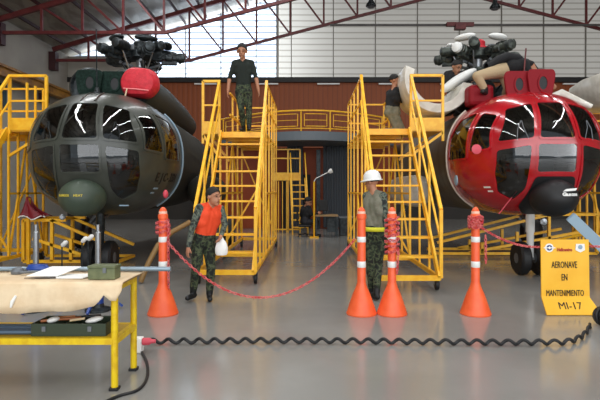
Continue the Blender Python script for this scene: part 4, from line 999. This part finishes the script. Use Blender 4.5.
e = empty('cable_connector', P(140, 352, 4.9), 'white socket with pink-red plug beside the table leg', 'plug')
c = P(142, 346, 4.85)
b = MB(); b.box((c.x-.04, c.y, .07), (.09, .1, .14)); b.build('socket_box', PAPER, e, bevel=.01)
b = MB(); b.lathe([(.025, 0), (.035, .01), (.035, .07), (.022, .09), (.018, .13)], (c.x+.0, c.y, .1), (1, .1, .0), 14); b.build('plug', PINK, e, smooth=True)
b = MB(); pts = [P(142, 352, 4.8), P(147, 360, 4.5), P(147, 372, 4.15), P(138, 386, 3.9), P(118, 398, 3.78), P(96, 410, 3.6)]
pts = [V((p.x, p.y, .012)) for p in pts]; sm_ = []
for i in range(len(pts)-1):
    p0, p1_, p2_, p3_ = pts[max(i-1, 0)], pts[i], pts[i+1], pts[min(i+2, len(pts)-1)]
    for k in range(8):
        t = k/8; sm_.append(.5*((2*p1_)+(-p0+p2_)*t+(2*p0-5*p1_+4*p2_-p3_)*t*t+(-p0+3*p1_-3*p2_+p3_)*t**3))
b.tube(sm_, .012, 8); tag(b.build('power_cable', BLACK, None, smooth=True), 'plain black cable curving from the white socket to the bottom edge', 'cable')

# ------------------------------------------------------------------ table at left
YT0, YT1, XT = 3.93, 4.36, -1.52
XL0 = -4.4
e = empty('work_table', (-2.9, 4.15, 0), 'yellow steel-framed work table at the lower left', 'table')
zt = .84
for x in (XT, XL0):
    for y in (YT0, YT1):
        lg = MB().tube([(x, y, .02), (x, y, zt-.03)], .027, 14).build('leg', YEL2, e, smooth=True)
        MB().box((x, y, .012), (.07, .07, .024)).build('foot', BLACK, lg, bevel=.004)
for z, w_ in ((.385, .05), (zt-.04, .05)):
    for y in (YT0, YT1): MB().bar((XL0, y, z), (XT, y, z), .045, w_).build('frame_rail', YEL2, e)
    for x in (XT, XL0): MB().bar((x, YT0, z), (x, YT1, z), .045, w_).build('frame_rail', YEL2, e)
MB().box(((XL0+XT)/2, (YT0+YT1)/2, .40), (XT-XL0, YT1-YT0, .014)).build('shelf', mat('shelf_sheet', 'b89018', .5), e)
MB().box(((XL0+XT)/2+.0, (YT0+YT1)/2, zt-.005), (XT-XL0+.1, YT1-YT0+.06, .02)).build('table_top', mat('plywood', 'a8885c', .7), e)
# cloth
b = MB(); xs = [XL0-.08+(XT+.1-XL0+.06)*i/70 for i in range(71)]; rows = []
def drop(x):
    px = VX+x/3.9*FPX
    if px < 70: return .215+.01*math.sin(px*.08)
    if px < 98: return .215-(px-70)/28*.05
    if px < 110: return .165-(px-98)/12*.12
    return .045+.12*math.exp(-((px-115)/4.5)**2)
zz = zt+.012
for v, (kind, q) in enumerate([('t', 1), ('t', .75), ('t', .5), ('t', .25), ('t', 0), ('e', 0), ('d', .15), ('d', .4), ('d', .7), ('d', 1)]):
    row = []
    for x in xs:
        wv = .006*math.sin(x*17)+.004*math.sin(x*41+1)
        if kind == 't': row.append(V((x, YT0-.035+(YT1-YT0+.07)*q, zz+.002*math.sin(x*9+q*5))))
        elif kind == 'e': row.append(V((x, YT0-.05, zz-.012)))
        else: row.append(V((x, YT0-.056-.012*q+wv*q*2, zz-.012-drop(x)*q)))
    rows.append(row)
b.grid(rows); 
tag(b.build('table_cloth', TAN, None, smooth=True, solid=.006), 'beige cloth draped over the yellow work table', 'cloth')
# things on the table
ZT_ = zz+.006
def on(px, Y): return (px-VX)/FPX*Y
e = empty('ammunition_box', (on(104, 4.03), 4.03, ZT_), 'small olive green metal box on the table corner', 'box')
b = MB(); b.box((on(104.5, 4.03), 4.03, ZT_+.045), (.215, .13, .09)); b.build('box_body', OLBOX, e, bevel=.006)
b = MB(); b.box((on(104.5, 4.03), 4.03, ZT_+.1), (.222, .137, .02)); b.build('lid', OLBOX, e, bevel=.004)
b = MB(); b.box((on(108, 4.03), 3.96, ZT_+.075), (.025, .012, .04)); b.build('latch', GREYM, e)
def sheet_of(px0, px1, y0_, y1_, skew, lab, z=.003, m=PAPER, rz=0):
    b = MB(); a0, a1 = on(px0, 4.1), on(px1, 4.1)
    b.prism([(a0, y0_, ZT_+z), (a1, y0_, ZT_+z), (a1+skew, y1_, ZT_+z+rz), (a0+skew, y1_, ZT_+z+rz)], (0, 0, .006)); return tag(b.build('paper_sheet', m, None), lab, 'paper')
sheet_of(56, 88, 4.0, 4.2, .04, 'white paper sheets lying flat beside the olive box'); sheet_of(30, 60, 4.05, 4.22, .12, 'propped white paper leaning left of the flat sheets', .012, PAPER, .05)
b = MB(); b.prism([(on(24, 4.0), 4.0, ZT_+.004), (on(56, 4.0), 4.0, ZT_+.004), (on(50, 4.0), 4.08, ZT_+.004)], (0, 0, .006)); tag(b.build('folder', mat('dark_folder', '4a4038', .7), None), 'dark folder corner under the propped paper', 'folder')
b = MB(); b.tube([(XL0, 4.37, ZT_+.022), (-1.20, 4.37, ZT_+.022)], .02, 14); tag(b.build('long_pipe', mat('pale_blue_pipe', '8b9ca8', .35, .4), None, smooth=True), 'long pale blue-grey pipe lying along the table rear edge', 'pipe')
e = empty('blue_clamp', (on(36, 4.25), 4.25, ZT_), 'blue and white clamp tool on the left of the table', 'tool')
b = MB(); b.ell((on(38, 4.25), 4.25, ZT_+.045), (.1, .045, .04), n=18, m=10); b.box((on(38, 4.25), 4.25, ZT_+.07), (.14, .05, .02)); b.build('clamp_body', BLUE, e, smooth=True)
b = MB(); b.tube([(on(22, 4.2), 4.18, ZT_+.02), (on(34, 4.2), 4.18, ZT_+.03), (on(50, 4.2), 4.2, ZT_+.02)], .011, 8); b.build('handle', GREYM, e, smooth=True)
e = empty('grey_cup', (on(17, 4.25), 4.25, ZT_), 'small grey round cap on the table far left', 'cap')
b = MB(); b.lathe([(.05, 0), (.055, .02), (.04, .045), (.01, .055)], (on(17, 4.25), 4.26, ZT_), n=18); b.build('cap_body', GREYM, e, smooth=True)
# on the shelf
ZS = .408
e = empty('tool_tray', (on(72, 4.1), 4.1, ZS), 'dark olive open tool tray on the table shelf', 'tray')
x0_, x1_ = on(37, 4.05), on(109, 4.05)
b = MB(); b.box(((x0_+x1_)/2, 4.1, ZS+.006), (x1_-x0_, .26, .012)); b.box(((x0_+x1_)/2, 3.975, ZS+.05), (x1_-x0_, .012, .1)); b.box(((x0_+x1_)/2, 4.225, ZS+.05), (x1_-x0_, .012, .1))
for x in (x0_, x1_, (x0_+x1_)/2-.02): b.box((x, 4.1, ZS+.05), (.012, .26, .1))
b.build('tray_body', OLTRAY, e, bevel=.003)
for x in (x0_+.1, x1_-.12): b = MB(); b.box((x, 3.965, ZS+.06), (.03, .01, .04)); b.build('latch', GREYM, e)
for i, (pa, pb, m_, lab) in enumerate(((45, 80, mat('wood_handle', '9a5c34', .5), 'thin wooden-handled tool lying in the tray'), (62, 92, DARK, 'dark wrench lying across the tray'), (48, 60, PAPER, 'small white label tag in the tray'), (86, 104, PAPER, 'white crumpled rag at the right end of the tray'))):
    b = MB()
    if i < 2:
        b.tube([(on(pa, 4.08), 4.02+.05*i, ZS+.108), (on((pa+pb)/2, 4.08), 4.05+.06*i, ZS+.115), (on(pb, 4.08), 4.1+.05*i, ZS+.112)], [.012, .009, .014], 8)
        tag(b.build('hand_tool', m_, None, smooth=True), lab, 'tool')
    else:
        cx_ = on((pa+pb)/2, 4.05); w_ = on(pb, 4.05)-on(pa, 4.05)
        b.ell((cx_, 4.04, ZS+.115), (w_/2, .05, .022), Matrix.Rotation(-.2, 3, 'Y'), 14, 8); tag(b.build('rag' if i == 3 else 'paper_tag', m_, None, smooth=True), lab, 'rag' if i == 3 else 'tag')
for i, (pa, pb, dy, m_, lab) in enumerate(((52, 74, 4.10, 'b07040', 'thin copper-brown rod lying in the tray'), (70, 84, 4.03, 'c8b088', 'pale wooden dowel lying in the tray'), (78, 100, 4.14, '3a2e26', 'dark brown tool handle at the back of the tray'))):
    b = MB(); b.tube([(on(pa, dy), dy, ZS+.11), (on(pb, dy), dy+.02, ZS+.122)], .010, 8); tag(b.build('hand_tool', mat('tool_'+m_, m_, .5), None, smooth=True), lab, 'tool')
for k, (dy, rr_) in enumerate(((4.02, .02), (4.07, .02), (4.13, .022), (4.19, .02))):
    b = MB(); b.tube([(XL0+.1, dy, ZS+rr_), (on(34, dy), dy, ZS+rr_)], rr_, 12); o = tag(b.build('blue_pipe', BLUEPIPE, None, smooth=True), ['blue-grey pipe nearest the front of the table shelf', 'blue-grey pipe second from the front of the table shelf', 'blue-grey pipe third from the front of the table shelf', 'blue-grey pipe at the back of the table shelf'][k], 'pipe', 'blue-grey pipes on the table shelf')
b = MB(); b.tube([(on(11.5, 3.86), 3.85, .665), (on(13, 3.86), 3.85, .71), (on(16, 3.86), 3.86, .755)], [.008, .014, .01], 8); tag(b.build('white_strap', PAPER, None, smooth=True), 'short white strap stuck to the front of the beige cloth', 'strap')
# hydraulic jacks
def jack(px, lab):
    Yj = 6.5; x = on(px, Yj); e = empty('hydraulic_jack', (x, Yj, 0), lab, 'jack', 'hydraulic jacks')
    MB().lathe([(.16, 0), (.16, .03), (.08, .05), (.07, .1)], (x, Yj, 0), n=24).build('base', DARK, e, smooth=True)
    MB().lathe([(.07, .08), (.07, .5), (.1, .51), (.1, .57), (.05, .58)], (x, Yj, 0), n=24).build('cylinder', BLUE, e, smooth=True)
    MB().lathe([(.035, .56), (.035, 1.02), (.022, 1.03), (.022, 1.12)], (x, Yj, 0), n=18).build('ram', STEEL, e, smooth=True)
    for k in range(3):
        a = k*2*PI/3+.5; MB().bar((x, Yj, .3), (x+.3*math.cos(a), Yj+.3*math.sin(a), .03), .03).build('leg', BLUE, e)
    MB().tube([(x+.07, Yj, .2), (x+.2, Yj-.05, .4)], .012, 8).build('pump_handle', STEEL, e)
jack(36, 'silver and blue hydraulic jack, left one behind the table'); jack(98, 'silver and blue hydraulic jack behind the olive box on the table')
# white bits modelled as small unlit spotlight heads
e = empty('small_spotlights', (-3.1, 9.2, 0), 'white-fronted small spotlight pair under the olive helicopter', 'lamp')
for px, py in ((62, 246), (82, 242), (88, 240)):
    c = P(px, py, 8.2); MB().lathe([(.02, 0), (.035, .02), (.035, .11), (.02, .13)], c, (.7, -.3, .6), 12).build('light_head', PAPER, e, smooth=True); MB().tube([c, (c.x, c.y, .02)], .012, 6).build('stem', DARK, e)
